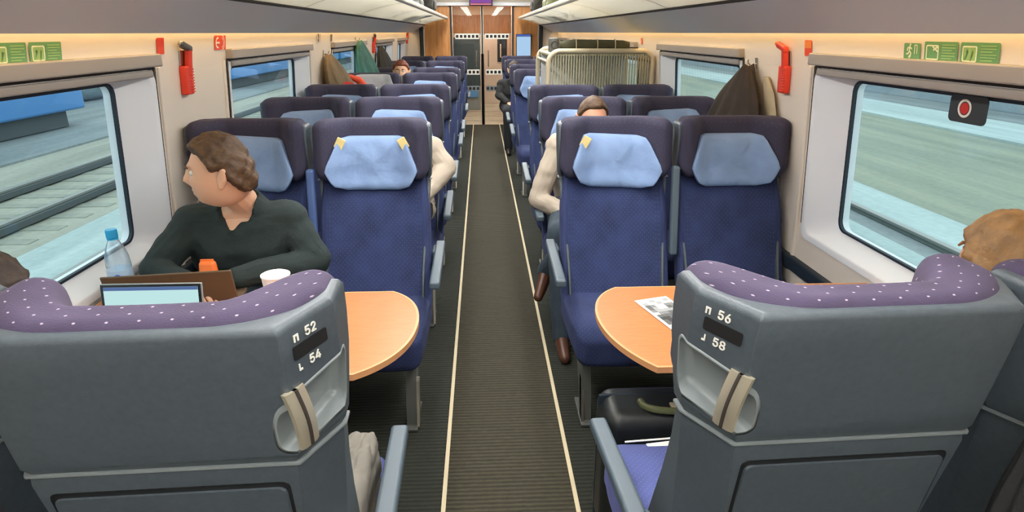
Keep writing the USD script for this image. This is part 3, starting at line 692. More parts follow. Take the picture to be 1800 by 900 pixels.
# ------------------------------------------------------------------ tables
def spline(pts, n=10):
    from scipy.interpolate import CubicSpline
    p = np.array(pts); t = np.concatenate([[0], np.cumsum(np.linalg.norm(np.diff(p, axis=0), axis=1))]); c = CubicSpline(t, p)
    return c(np.linspace(0, t[-1], n * (len(p) - 1) + 1))
def table(label, s, apex, far, nearc, xw):
    t = thing('folding_table', label, 'table', (0, 0, 0))
    y0, y1, ya = 1.50, 2.07, 1.80
    arc = spline([(far, y1), (far - s * .055, y1 - .055), (apex, ya), (apex + s * .03, 1.64), (nearc, y0)], 8)
    poly = Polygon(np.vstack([[(xw, y1)], arc, [(xw, y0)]])).buffer(0)
    top = prism(poly.buffer(-.003), .017, 'z', .715); obj('tabletop', top, 'table_beech', t)
    rim = poly.buffer(.004).difference(poly.buffer(-.004)); obj('edge_trim', prism(rim, .0185, 'z', .7145), 'table_edge', t)
    xm = apex + s * .55
    obj('pedestal', bx(xm - .05, xm + .05, 1.72, 1.86, .0, .713, .02, 3), 'leg_grey', t); obj('pedestal_foot', bx(xm - .09, xm + .09, 1.60, 1.98, 0, .03, .01, 2), 'leg_grey', t)
    return t
table('orange brown table with a rounded end in front of the man in the dark sweater', -1, -.216, -.326, -.36, XL + .02)
table('orange brown table with a rounded end and a printed leaflet on it', 1, .365, .472, .473, XR - .02)
TZ = .7335
def local(ms, loc, rz): 
    m = ms.copy(); m.vertices = rotz(m.vertices, rz) + np.asarray(loc); return m
# leaflet
lf = thing('leaflet', 'printed black and white leaflet lying on the right table', 'leaflet', (.602, 1.846, TZ), 16)
obj('sheet', bx(-.062, .062, -.118, .118, 0, .003, .001), 'paper', lf)
g3 = [mat(f'print_grey_{i}', (c, c + 2, c + 2), .6) for i, c in enumerate((48, 84, 118, 150, 186))]
for iy in range(11):
    for ix in range(6):
        n = meshkit.fbm(np.array([[ix * .45, iy * .4, 2.0]]), 3, 5)[0]
        c = int(np.clip((n - .25) / .5 * 5, 0, 4)) if iy < 9 else (4 if (ix + iy) % 3 else 3)
        x, y = -.052 + ix * .0175, -.104 + iy * .0188
        obj('picture_patch', bx(x, x + .0172, y, y + .0185, .003, .0036, .0002), g3[c], lf, smooth=False)
# laptops
def laptop(label, x, y, w, dpt, h, ang, rz, mlid, screen):
    t = thing('laptop', label, 'laptop', (x, y, TZ), rz)
    obj('base', rbox(w, dpt, .016, .006, 2, 1, (0, -dpt / 2, .008)), mlid, t)
    obj('keyboard', rbox(w * .86, dpt * .45, .002, .001, 1, 1, (0, -dpt * .38, .017)), 'black_plastic', t)
    def tilt(v): a = math.radians(ang); return np.stack([v[:, 0], v[:, 1] * math.cos(a) + v[:, 2] * math.sin(a) , v[:, 2] * math.cos(a) - v[:, 1] * math.sin(a) + .016], 1)
    obj('lid', warp(rbox(w, .008, h, .004, 2, 1, (0, .004, h / 2)), tilt), mlid, t)
    obj('bezel', warp(rbox(w - .006, .002, h - .006, .001, 1, 1, (0, -.001, h / 2)), tilt), 'black_plastic', t)
    sc = obj('screen', warp(rbox(w - .022, .002, h - .028, .0008, 1, 1, (0, -.0022, h / 2 + .004)), tilt), screen, t)
    obj('screen_bar', warp(rbox(w - .022, .0022, .010, .0008, 1, 1, (0, -.0030, h - .015)), tilt), emit('bar_navy', (.12, .20, .42), .8) if 'bar_navy' not in MATS else 'bar_navy', t)
    return t
mat('laptop_brown', (96, 78, 60), .45); mat('laptop_silver', (150, 160, 166), .4, .3)
laptop('open laptop with a bright pale cyan screen facing the near left seats', -.968, 1.70, .290, .19, .168, 10, 0, 'laptop_silver', 'screen_cyan')
laptop('brown laptop lid seen from behind, in front of the man in the dark sweater', -1.022, 1.955, .392, .15, .130, 16, 187, 'laptop_brown', 'screen_cyan')
# bottle
bt = thing('water_bottle', 'clear plastic water bottle with a bright blue cap by the left window', 'bottle', (-1.228, 2.03, TZ))
nodes = {'t': ('transparent_bsdf', {'color': (.86, .93, .97)}), 'g': ('glossy_bsdf', {'color': (1, 1, 1), 'roughness': .08}), 'd': ('diffuse_bsdf', {'color': (.7, .82, .9)}), 'f': ('layer_weight', {'blend': .35}), 'm': ('mix_closure', {}), 'm2': ('mix_closure', {'fac': .14})}
MATS['bottle_clear'] = usdkit.material(stage, '/World/Looks/bottle_clear', nodes, [('f.facing', 'm.fac'), ('t.BSDF', 'm.closure1'), ('g.BSDF', 'm.closure2'), ('m.closure', 'm2.closure1'), ('d.BSDF', 'm2.closure2')], surface='m2.closure')
obj('bottle_body', lathe([(.030, 0), (.037, .006), (.038, .05), (.035, .06), (.038, .07), (.038, .13), (.036, .16), (.028, .19), (.018, .213), (.014, .222), (.0135, .235)], 28), 'bottle_clear', bt)
obj('cap', lathe([(.0165, .228), (.0175, .230), (.0175, .252), (.0160, .256)], 24), mat('cap_blue', (40, 160, 216), .4), bt)
obj('cap_ring', lathe([(.0170, .222), (.0170, .227)], 24), 'cap_blue', bt)
lb = lathe([(.0385, .072), (.0388, .074), (.0388, .118), (.0385, .12)], 28); obj('bottle_label', lb, mat('label_pale', (170, 190, 214), .5), bt)
a = np.linspace(-.9, 2.6, 14); obj('label_swirl', tube(np.stack([.0392 * np.cos(-1.3 + .28 * np.cos(a)), .0392 * np.sin(-1.3 + .28 * np.cos(a)), .094 + .013 * np.sin(a)], 1), .0022, 6), mat('label_blue', (40, 80, 180), .5), bt)
cp = thing('paper_cup', 'white paper cup beside the brown laptop', 'cup', (-.648, 1.84, TZ))
obj('cup_body', lathe([(.028, 0), (.030, .004), (.042, .155), (.040, .157), (.034, .10), (.026, .008)], 28), mat('cup_white', (240, 232, 228), .6), cp); obj('cup_rim', lathe([(.041, .154), (.0445, .157), (.0445, .161), (.041, .163)], 28), 'cup_white', cp)
ph = thing('phone', 'black phone lying at the window end of the right table', 'phone', (1.345, 1.90, TZ), 4)
obj('phone_body', bx(-.075, .075, -.036, .036, 0, .010, .004, 3), 'black_plastic', ph); obj('phone_screen', bx(-.068, .068, -.031, .031, .010, .011, .0004), 'black_rubber', ph)
pp = thing('paper_sheet', 'blank white sheets lying beside the black phone', 'paper', (1.17, 1.955, TZ), -6)
obj('sheet', bx(-.10, .10, -.07, .07, 0, .002, .0006), 'paper', pp); obj('under_sheet', local(bx(-.10, .10, -.07, .07, -.0008, 0, .0003), (.006, .004, 0), 5), 'paper', pp)

# ------------------------------------------------------------------ signs, hammers and stickers on the walls
HW = {-1: -XL, 1: XR}
def onwall(mesh, s, yc, zc, off=0.0):
    """mesh in (u along the wall as read, v up, w out of the wall) -> wall face"""
    v = np.array(mesh.vertices); z = zc + v[:, 1]
    m = trimesh.Trimesh(np.stack([s * (HW[s] - lean(z) - v[:, 2] - off), yc - s * v[:, 0], z], 1), mesh.faces, process=False)
    if m.volume < 0: m.invert()
    return m
def flat(poly, w0, w1): return cat(*[prism(g, w1 - w0, 'z', w0) for g in getattr(poly, 'geoms', [poly])])
def sign(name, label, cat_, s, yc, zc, w, h, base, marks=(), parts=(), r=.004):
    t = thing(name, label, cat_)
    obj('plate', onwall(flat(Polygon(rrect(-w / 2, w / 2, -h / 2, h / 2, r, 4)), 0.0005, .002), s, yc, zc), base, t, smooth=False)
    for nm, poly, m in marks: obj(nm, onwall(flat(poly, .002, .0026), s, yc, zc), m, t, smooth=False)
    return t
def lines_(x0, x1, y0, y1, n):
    from shapely.ops import unary_union
    st = (y1 - y0) / n; return unary_union([sbox(x0, y1 - (k + .65) * st, x1 - (.25 if k % 3 == 2 else 0) * (x1 - x0), y1 - (k + .2) * st) for k in range(n)])
from shapely.ops import unary_union
from shapely.geometry import LineString, Point
def man_icon(x, y, h):
    L = lambda *p: LineString([(x + a * h, y + b * h) for a, b in p]).buffer(.055 * h)
    return unary_union([Point(x + .05 * h, y + .42 * h).buffer(.09 * h), L((0, .28), (-.04, -.02)), L((-.04, -.02), (.14, -.18), (.10, -.42)), L((-.04, -.02), (-.16, -.22), (-.34, -.24)), L((0, .25), (.20, .14)), L((0, .25), (-.22, .18), (-.28, .02))])
def green_window(s, yc, label, w=.142, h=.058, kind=0):
    fr = Polygon(rrect(-w * .44, -w * .05, -h * .40, h * .34, .006, 4)); fr2 = fr.difference(fr.buffer(-.004))
    fig = unary_union([LineString([(-w * .36, -h * .30), (-w * .30, h * .0)]).buffer(.0035), LineString([(-w * .20, -h * .32), (-w * .16, -h * .02)]).buffer(.0035), Point(-w * .30, h * .06).buffer(.005), Point(-w * .16, h * .03).buffer(.005)]) if kind else unary_union([LineString([(-w * .20, h * .10), (-w * .10, h * .24)]).buffer(.003), LineString([(-w * .24, h * .26), (-w * .08, h * .02)]).buffer(.002)])
    m = [('window_icon', fr2, 'pale_print'), ('figure_icon', fig, 'pale_print' if not kind else 'green_print'), ('text_line', lines_(w * .04, w * .44, -h * .38, h * .40, 6), 'pale_green_print')]
    if kind: m.insert(1, ('window_fill', fr.buffer(-.004), 'pale_green_print'))
    return sign('emergency_sign', label, 'sign', s, yc, 1.545, w, h, 'green_print', m)
green_window(-1, 1.985, 'green emergency window sign above the left window', kind=1)
green_window(-1, 1.83, 'green emergency window sign cut off at the left edge of the photo', kind=1)
green_window(1, 1.888, 'green sign with window and hammer icon, middle of the three above the right window')
green_window(1, 1.735, 'green sign with seated figures and text, nearest of the three above the right window', kind=1)
w, h = .078, .056
sign('emergency_sign', 'green running man exit sign, leftmost of the three above the right window', 'sign', 1, 2.018, 1.540, w, h, 'green_print',
     [('running_figure', man_icon(-.010, .006, .042), 'pale_print'), ('door_icon', sbox(.012, -.004, .026, .024).difference(sbox(.015, -.004, .023, .021)), 'pale_print'), ('arrow_icon', unary_union([sbox(-.012, -.026, -.008, -.014), Polygon([(-.016, -.014), (-.004, -.014), (-.010, -.006)])]), 'pale_print')])
for s, yc, zc, lab in ((-1, 2.680, 1.549, 'small red notice above the hammer on the left wall'), (1, 2.684, 1.538, 'small red notice above the hammer on the right wall')):
    sign('red_notice', lab, 'sign', s, yc, zc, .058, .062, 'red_print', [('upper_band', sbox(-.027, .0, .027, .029), 'orange_print' if s > 0 else 'red_plastic'), ('text_line', lines_(-.022, .022, .004, .026, 4), 'orange_print')])
cc = [Point(.018, .0).buffer(r_ + .0035).difference(Point(.018, .0).buffer(r_)).intersection(sbox(.02, -.04, .09, .04)) for r_ in (.020, .032)]
sign('fire_alarm_sign', 'red fire alarm sign with white curved marks beside the second left window', 'sign', -1, 3.285, 1.553, .135, .066, 'red_print',
     [('bell_icon', Point(-.030, 0).buffer(.026).difference(Point(-.030, 0).buffer(.018)).difference(sbox(-.024, -.03, .01, .03)), 'white_print'), ('arm_icon', sbox(-.046, -.004, -.008, .004), 'white_print'), ('wave_icon', unary_union(cc), 'white_print')])
sign('seat_number_plate', 'small pale plate with dark seat figures on the left wall', 'sign', -1, 5.265, 1.562, .12, .066, 'wall_plastic',
     [('upper_figure', unary_union([Point(-.03, .018).buffer(.012), sbox(-.036, -.002, -.012, .006)]), 'dark_slot'), ('lower_figure', unary_union([Point(-.026, -.020).buffer(.014), sbox(-.034, -.03, -.006, -.022)]), 'dark_slot'), ('bar', sbox(.018, -.03, .034, .03), 'ledge_plastic')])
sign('seat_number_plate', 'narrow dark marker plate beyond the pale seat figure plate on the left wall', 'sign', -1, 5.70, 1.556, .06, .062, 'ledge_plastic', [('bar', sbox(-.010, -.026, .010, .026), 'dark_slot')])
# sticker on the right window pane
st = thing('window_sticker', 'black rounded sticker with a red and white disc at the top of the right window', 'sticker')
xg = XR - lean(1.39) + .052
def onglass(poly, w0, w1):
    m = flat(poly, w0, w1); v = np.array(m.vertices); m = trimesh.Trimesh(np.stack([xg - lean(1.39 + v[:, 1]) + lean(1.39) - v[:, 2], 1.815 - v[:, 0], 1.384 + v[:, 1]], 1), m.faces, process=False)
    if m.volume < 0: m.invert()
    return m
obj('backing', onglass(Polygon(rrect(-.075, .075, -.038, .042, .016, 6)), 0, .003), mat('sticker_black', (50, 56, 60), .5), st, smooth=False)
obj('white_ring', onglass(Point(-.012, .004).buffer(.027).difference(Point(-.012, .004).buffer(.020)), .003, .0038), 'white_print', st, smooth=False)
obj('red_disc', onglass(Point(-.012, .004).buffer(.0165), .003, .0038), mat('disc_red', (206, 40, 36), .5), st, smooth=False)
# escape hammers
def hammer(s, yc, zc, label, small=False):
    t = thing('escape_hammer', label, 'emergency hammer'); P = lambda u0, u1, v0, v1, w0, w1, r=.004: onwall(bx(u0, u1, v0, v1, w0, w1, r, 2), s, yc, zc)
    obj('holder', P(-.036, .036, -.10, .02, 0, .030, .008), 'red_plastic', t)
    for k in range(9): obj('holder_rib', P(.004, .034, -.092 + k * .0118, -.087 + k * .0118, .030, .034, .0015), 'red_plastic', t)
    obj('backing_plate', P(-.030, .030, .02, .085, 0, .006), 'steel', t)
    obj('hammer_handle', P(-.002, .028, -.02, .095, .008, .034, .008), 'red_plastic', t)
    hd = rbox(.085, .028, .026, .009, 3, 1, (-.012, .098, .022)); hd = warp(hd, lambda v: np.stack([v[:, 0], v[:, 1] - .28 * (v[:, 0] + .012), v[:, 2]], 1))
    obj('hammer_head', onwall(hd, s, yc, zc), 'leg_grey' if s < 0 else 'red_plastic', t)
    obj('hammer_tip', onwall(warp(rbox(.022, .018, .018, .006, 2, 1, (-.062, .113, .022)), lambda v: v), s, yc, zc), 'steel' if s < 0 else 'orange_print', t)
    return t
hammer(-1, 2.87, 1.445, 'red escape hammer in its ribbed holder on the left wall'); hammer(1, 2.865, 1.440, 'red escape hammer with pale orange tip on the right wall')
hammer(-1, 7.90, 1.47, 'small distant red hammer above the black jacket on the left wall'); hammer(-1, 11.45, 1.52, 'most distant red hammer beside the left end of the coach')
sign('red_notice', 'tiny red notice above the luggage rack on the right wall', 'sign', 1, 5.55, 1.53, .05, .05, 'red_print', [('text_line', lines_(-.02, .02, -.02, .02, 3), 'orange_print')])

# ------------------------------------------------------------------ jackets hanging on the walls
def hanging(name, label, s, yc, ztop, zbot, wt, wb, dt, db, m, seed, skew=0.0, folds=5, pw=.42):
    n, k = 56, 18; a = np.linspace(0, 2 * np.pi, n, endpoint=False); loops = []
    for i in range(k + 1):
        q = i / k; z = ztop + (zbot - ztop) * q
        g = sstep(0, 1, q ** pw); w = wt + (wb - wt) * g; dp = dt + (db - dt) * q ** .8
        fold = 1 + .10 * q * np.sin(folds * a + seed + 2 * q) + .05 * np.sin(3 * folds * a + 2 * seed)
        u = w / 2 * np.cos(a) * fold; o = dp / 2 * np.maximum(0, 1 + np.sin(a) * (1 + .18 * q * np.sin(2 * folds * u / max(w, .01) * 3 + seed)))
        zz = z - .02 * np.abs(np.cos(a)) * (1 - q)
        loops.append(np.stack([s * (HW[s] - lean(z) - .016 - o), yc + skew * q + u, zz], 1))
    mesh = loft(loops); t = thing(name, label, 'jacket'); obj('jacket_body', mesh, m, t, smooth=60); return t
def hook(s, y, z, label):
    t = thing('coat_hook', label, 'coat hook')
    obj('hook_plate', onwall(bx(-.012, .012, -.03, .02, 0, .006, .002), s, y, z), 'steel', t); obj('hook_arm', onwall(tube([(0, -.01, .004), (0, -.02, .03), (0, -.005, .045), (0, .012, .045)], .004, 8), s, y, z), 'steel', t)
mat('jacket_brown', (46, 36, 28), .85, noise=(10, .35), bump=(40, .004)); mat('jacket_lining', (186, 170, 140), .8, noise=(12, .12)); mat('jacket_olive', (122, 104, 78), .85, noise=(9, .25), bump=(40, .004))
mat('jacket_teal', (44, 104, 92), .7, noise=(9, .4), bump=(30, .004)); mat('jacket_black', (36, 34, 26), .85, noise=(9, .3)); mat('strap_orange', (232, 84, 50), .6); mat('strap_red', (170, 40, 36), .7)
j = hanging('jacket', 'dark brown jacket hanging on the right wall behind the window seat', 1, 3.20, 1.455, 1.10, .07, .66, .05, .16, 'jacket_brown', 1.3, skew=.10, folds=4, pw=.58)
lin_m = loft([np.stack([np.array([HW[1] - lean(z) - .004 - o for o in (0, .018, .03, .02)]), 3.10 - w + np.array([0, -.05, -.02, .06]) * g, np.full(4, z)], 1) for z, w, g in ((1.40, .06, .4), (1.33, .11, 1), (1.24, .14, 1.2), (1.14, .13, 1.0), (1.06, .10, .6))])
obj('lining', lin_m, 'jacket_lining', j, smooth=60, label='pale beige lining of the jacket')
hook(1, 3.20, 1.462, 'coat hook holding the brown jacket on the right wall')
j = hanging('jacket', 'olive brown jacket hanging on the left wall beside the orange strap', -1, 5.42, 1.44, 1.10, .06, .66, .05, .20, 'jacket_olive', 2.1, skew=.22, folds=3); hook(-1, 5.42, 1.445, 'coat hook holding the olive jacket on the left wall')
sp = thing('bag_strap', 'bright orange strap beside the olive jacket', 'strap'); obj('strap_band', tube([(-1.20, 5.92, 1.23), (-1.12, 5.98, 1.19), (-1.08, 6.02, 1.12), (-1.08, 6.02, 1.04)], [.02, .035, .045, .045], 10), 'strap_orange', sp)
sp = thing('bag_strap', 'dark red rolled strap below the olive jacket', 'strap'); obj('strap_band', tube([(-1.24, 5.36, 1.15), (-1.18, 5.40, 1.19), (-1.10, 5.46, 1.195), (-1.05, 5.5, 1.16)], .022, 10), 'strap_red', sp)
hanging('jacket', 'teal green jacket hanging on the left wall over a window', -1, 6.78, 1.53, 1.08, .07, .95, .05, .22, 'jacket_teal', .4, skew=.22, folds=4); hook(-1, 6.78, 1.535, 'coat hook holding the teal jacket on the left wall')
hanging('jacket', 'black olive jacket hanging far along the left wall', -1, 8.20, 1.45, 1.05, .07, .85, .05, .22, 'jacket_black', 3.0, skew=.12, folds=3); hook(-1, 8.20, 1.455, 'coat hook holding the black jacket on the left wall')

# ------------------------------------------------------------------ luggage stand on the right with its bags, suitcase, loose things
def arch(x0, x1, y, ztop, r, rad):
    a = np.linspace(math.pi, math.pi / 2, 8); b = np.linspace(math.pi / 2, 0, 8)
    P = [(x0, y, 0.0), (x0, y, .5), (x0, y, 1.0)] + [(x0 + r + r * math.cos(t), y, ztop - r + r * math.sin(t)) for t in a] + [(x1 - r + r * math.cos(t), y, ztop - r + r * math.sin(t)) for t in b] + [(x1, y, 1.0), (x1, y, .5), (x1, y, 0.0)]
    return tube(P, rad, 12)
mat('rack_beige', (192, 180, 154), .4, .2); mat('rack_bar', (166, 160, 132), .45)
ls = thing('luggage_stand', 'luggage stand of pale bent tubes and thin bars behind the right seats', 'luggage rack')
obj('front_frame', arch(.525, 1.35, 5.10, 1.462, .09, .020), 'rack_beige', ls); obj('rear_frame', arch(.525, 1.35, 6.05, 1.462, .09, .020), 'rack_beige', ls)
bars = cat(*[tube([(x, 5.10, .55), (x, 5.10, 1.44)], .0055, 6) for x in np.arange(.56, 1.335, .021)])
obj('bar_infill', bars, 'rack_bar', ls, kind='stuff')
obj('back_plate', bx(.55, 1.33, 5.995, 6.01, .55, 1.44, .003), 'frame_plastic', ls)
for z in (.50, .98): obj('shelf', bx(.53, 1.345, 5.10, 6.05, z - .012, z + .012, .006, 2), 'rack_bar', ls)
for x in (.527, 1.348): obj('side_rail', tube([(x, 5.10, 1.38), (x, 6.05, 1.38)], .012, 8), 'rack_beige', ls)
obj('top_shelf', bx(.53, 1.345, 5.10, 6.05, 1.425, 1.445, .006, 2), 'rack_bar', ls)
lg = thing('holdall', 'long dark olive holdall lying on top of the luggage stand', 'bag', (0, 0, 0))
q = tube(np.stack([np.linspace(.66, 1.26, 12), 5.55 + .02 * np.sin(np.linspace(0, 3, 12)), np.full(12, 1.497)], 1), [.028, .042, .046, .047, .047, .046, .047, .045, .044, .042, .040, .028], 16); obj('bag_body', q, mat('holdall_olive', (66, 66, 46), .85, noise=(14, .3)), lg)
for x in (.80, .98, 1.13): a = np.linspace(0, 2 * np.pi, 20); obj('bag_strap', tube(np.stack([np.full(20, x), 5.55 + .049 * np.cos(a), 1.498 + .049 * np.sin(a)], 1), .004, 6, False), 'jacket_lining', lg)
rb = thing('rolled_bag', 'small grey rolled bag with a buckle at the aisle end of the luggage stand', 'bag'); a = np.linspace(0, 2 * np.pi, 24)
obj('roll', lathe([(.02, 0), (.043, .004), (.047, .06), (.043, .108), (.02, .112)], 20), 'leg_grey', rb); rb.GetAttribute('xformOp:translate').Set(Gf.Vec3d(.60, 5.42, 1.446))
obj('buckle', tube(np.stack([.028 * np.cos(a), np.full(24, -.058), .06 + .028 * np.sin(a)], 1), .006, 8, False), 'dark_slot', rb)
# black suitcase under the right table
su = thing('suitcase', 'large black suitcase standing under the right table', 'suitcase', (.59, 1.69, 0))
obj('suitcase_body', rbox(.46, .20, .475, .05, 4, 2, (0, 0, .2725)), mat('case_black', (30, 34, 34), .45, noise=(20, .2)), su)
obj('zip_seam', rbox(.464, .012, .479, .05, 3, 1, (0, .03, .2725)), 'black_rubber', su)
a = np.linspace(0, math.pi, 14); obj('carry_handle', tube(np.stack([-.11 * np.cos(a), -.02 - .075 * np.sin(a) ** .7, .514 + .010 * np.sin(a)], 1), .011, 10), mat('handle_olive', (92, 96, 62), .4), su)
obj('handle_badge', bx(-.03, .03, -.085, -.055, .522, .532, .004, 2), 'rack_beige', su)
for x in (-.16, .16):
    for y in (-.06, .06): obj('wheel', warp(lathe([(.012, -.012), (.024, -.010), (.024, .010), (.012, .012)], 16), lambda v: np.stack([v[:, 2] + x, v[:, 0] + y, v[:, 1] + .024], 1)), 'black_plastic', su)
pf = thing('folded_paper', 'white folded paper on the front edge of seat 58', 'paper', (.545, 1.475, .480), 8)
obj('sheet', warp(rbox(.165, .075, .003, .001, 1, 4), lambda v: np.stack([v[:, 0], v[:, 1], v[:, 2] + .25 * np.clip(v[:, 0], 0, 1) * .4], 1)), 'paper', pf); obj('fold', warp(rbox(.07, .07, .002, .001, 1, 2, (.045, 0, .008)), lambda v: np.stack([v[:, 0], v[:, 1], v[:, 2] + .35 * (v[:, 0] - .01)], 1)), 'paper', pf)
cbl = thing('cable', 'thin white cable running along the front of seat 58', 'cable'); obj('wire', tube(spline([(.40, 1.515, .478), (.50, 1.515, .484), (.60, 1.525, .486), (.68, 1.54, .486), (.76, 1.53, .484)], 6), .003, 6), 'paper', cbl)
# grey coat on the near left seat, dark coat at the left picture edge, added shade drape at the right
def bundle(name, label, c, size, m, seed, cat_='coat'):
    q = rbox(*size, min(size) * .30, 4, (8, 18, 10)); v = np.array(q.vertices); n = np.abs(meshkit.fbm(v * [16, 9, 12] + seed, 4, seed) - .5)
    v += q.vertex_normals * ((n[:, None] - .10) * min(size) * .75); v[:, 0] *= 1 - 1.6 * np.clip(v[:, 2], 0, 1); q.vertices = v + np.asarray(c); t = thing(name, label, cat_); obj('cloth', q, m, t, smooth=60); return t
bundle('coat', 'light grey coat bundled beside the armrest of seat 54', (-.318, 1.225, .555), (.085, .33, .17), mat('coat_grey', (116, 112, 104), .85, noise=(9, .12)), 4)
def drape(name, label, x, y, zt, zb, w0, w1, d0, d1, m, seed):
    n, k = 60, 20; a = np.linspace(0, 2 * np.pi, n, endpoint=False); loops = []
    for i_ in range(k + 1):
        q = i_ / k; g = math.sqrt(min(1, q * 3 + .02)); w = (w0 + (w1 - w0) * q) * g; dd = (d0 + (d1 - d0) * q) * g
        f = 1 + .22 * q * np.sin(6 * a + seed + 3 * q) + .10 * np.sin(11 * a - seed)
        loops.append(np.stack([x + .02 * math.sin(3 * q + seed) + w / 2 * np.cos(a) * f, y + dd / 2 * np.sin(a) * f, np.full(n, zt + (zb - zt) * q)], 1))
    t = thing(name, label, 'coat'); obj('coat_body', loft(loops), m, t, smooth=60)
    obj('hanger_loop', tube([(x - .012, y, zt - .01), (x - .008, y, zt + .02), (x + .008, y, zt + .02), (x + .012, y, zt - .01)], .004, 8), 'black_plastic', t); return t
drape('coat', 'black drape added to darken the shaded gap between the two near right seats', .868, .79, 1.10, .42, .085, .13, .07, .09, 'black_fabric', 1.0)  # no real coat: black shape added to stand for shade between the seats
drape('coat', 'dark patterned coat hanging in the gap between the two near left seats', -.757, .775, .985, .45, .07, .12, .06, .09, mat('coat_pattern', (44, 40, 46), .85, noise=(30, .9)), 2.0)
# bags in the overhead racks at the far end
for s_, nm, lab, c, sz, m in ((-1, 'backpack', 'dark backpack in the left overhead rack near the end wall', (-.70, 8.9, 1.955), (.20, .55, .20), 'jacket_black'), (-1, 'travel_bag', 'grey green travel bag in the left overhead rack', (-.84, 8.2, 1.945), (.26, .6, .18), 'leg_grey'),
                             (1, 'backpack', 'dark backpack in the right overhead rack near the end wall', (.80, 9.1, 1.955), (.20, .5, .20), 'jacket_black'), (1, 'travel_bag', 'olive travel bag in the right overhead rack', (.92, 8.2, 1.945), (.26, .7, .19), 'handle_olive')):
    q = rbox(*sz, .06, 4, 4); v = np.array(q.vertices); v += q.vertex_normals * ((meshkit.fbm(v * 8, 3, 2) - .5)[:, None] * .05)
    t = thing(nm, lab, 'bag', c); q.vertices = v; obj('bag_body', q, m, t, smooth=60); obj('bag_handle', tube([(-.03 * s_, -.12, sz[2] / 2 - .01), (-.03 * s_, -.08, sz[2] / 2 + .035), (-.03 * s_, .08, sz[2] / 2 + .035), (-.03 * s_, .12, sz[2] / 2 - .01)], .012, 8), 'black_plastic', t); obj('front_pocket', rbox(.03, sz[1] * .6, sz[2] * .5, .014, 3, 1, (-s_ * sz[0] * .5, 0, -.02)), m, t)

# ------------------------------------------------------------------ people
mat('skin', (224, 176, 146), .55, subsurface_weight=0.08, subsurface_scale=.01); mat('skin_pink', (224, 164, 136), .55)
mat('hair_brown', (84, 62, 42), .6, noise=(40, .45), bump=(90, .004)); mat('hair_red', (128, 66, 44), .6, noise=(40, .4)); mat('hair_dark', (54, 40, 30), .6, noise=(40, .4), bump=(90, .004)); mat('hair_blond', (150, 114, 74), .6, noise=(30, .3), bump=(90, .004))
mat('sweater_green', (34, 46, 46), .92, noise=(14, .18), bump=(220, .003)); mat('shirt_white', (180, 168, 152), .8, noise=(8, .06)); mat('jeans', (56, 70, 82), .85, noise=(20, .2)); mat('trousers_dark', (34, 36, 42), .85)
mat('shoe_brown', (84, 52, 38), .4); mat('shoe_black', (34, 32, 32), .4); mat('eye_white', (230, 226, 220), .3); mat('eye_dark', (50, 38, 30), .2)
ICO = trimesh.creation.icosphere(subdivisions=4)
def G(x, s): return np.exp(-(x / s) ** 2)
def head_local():
    dv = np.array(ICO.vertices); x, f, u = dv[:, 0], -dv[:, 1], dv[:, 2]
    P = np.stack([x * .075, f * .094, u * .116], 1)
    low = np.clip(-u, 0, 1); fr = np.clip(f, 0, 1)
    P[:, 0] *= 1 - .26 * low ** 1.6 * (.4 + .6 * fr); P[:, 1] += .016 * low * fr - .018 * low * np.clip(-f, 0, 1)
    P[:, 1] *= 1 - .05 * np.clip(f, 0, 1) ** 3
    face = sstep(.35, .7, f)
    nose = G(x, .13) * np.interp(u, [-.32, -.20, -.12, .05, .22, .34], [0, .015, .026, .016, .006, 0]); P[:, 1] += nose * face
    P[:, 1] += face * (.006 * G(u - .30, .10) * sstep(.7, .1, np.abs(x)) - .010 * G(np.abs(x) - .36, .16) * G(u - .12, .11) + .006 * G(np.abs(x) - .45, .18) * G(u + .14, .16))
    P[:, 1] += face * (.006 * G(x, .24) * (G(u + .43, .045) + G(u + .54, .05)) - .004 * G(x, .26) * G(u + .485, .022) + .010 * G(x, .22) * G(u + .80, .14))
    return np.stack([P[:, 0], -P[:, 1], P[:, 2]], 1)
HEADP = head_local()
def hair_local(line, thick, seed, back=-.55, curls=.010):
    dv = np.array(ICO.vertices); x, f, u = dv[:, 0], -dv[:, 1], dv[:, 2]
    hl = np.interp(f, [-1, -.62, -.42, -.10, .18, .30, .55, .75], [back, back, -.30, .16, .12, .34, line - .04, line])
    msk = sstep(-.03, .10, u - hl); n = meshkit.fbm(dv * 5.5 + seed, 3, seed) - .45
    return HEADP * (1 + 0 * msk[:, None]) + dv * (msk * (thick + curls * 2 * n) - .010 * (1 - msk))[:, None]
def turn(v, yaw, pitch, c, roll=0):
    a = math.radians(pitch); v = np.stack([v[:, 0], v[:, 1] * math.cos(a) - v[:, 2] * math.sin(a), v[:, 1] * math.sin(a) + v[:, 2] * math.cos(a)], 1)
    r = math.radians(roll); v = np.stack([v[:, 0] * math.cos(r) - v[:, 2] * math.sin(r), v[:, 1], v[:, 0] * math.sin(r) + v[:, 2] * math.cos(r)], 1)
    return rotz(v, yaw) + np.asarray(c)
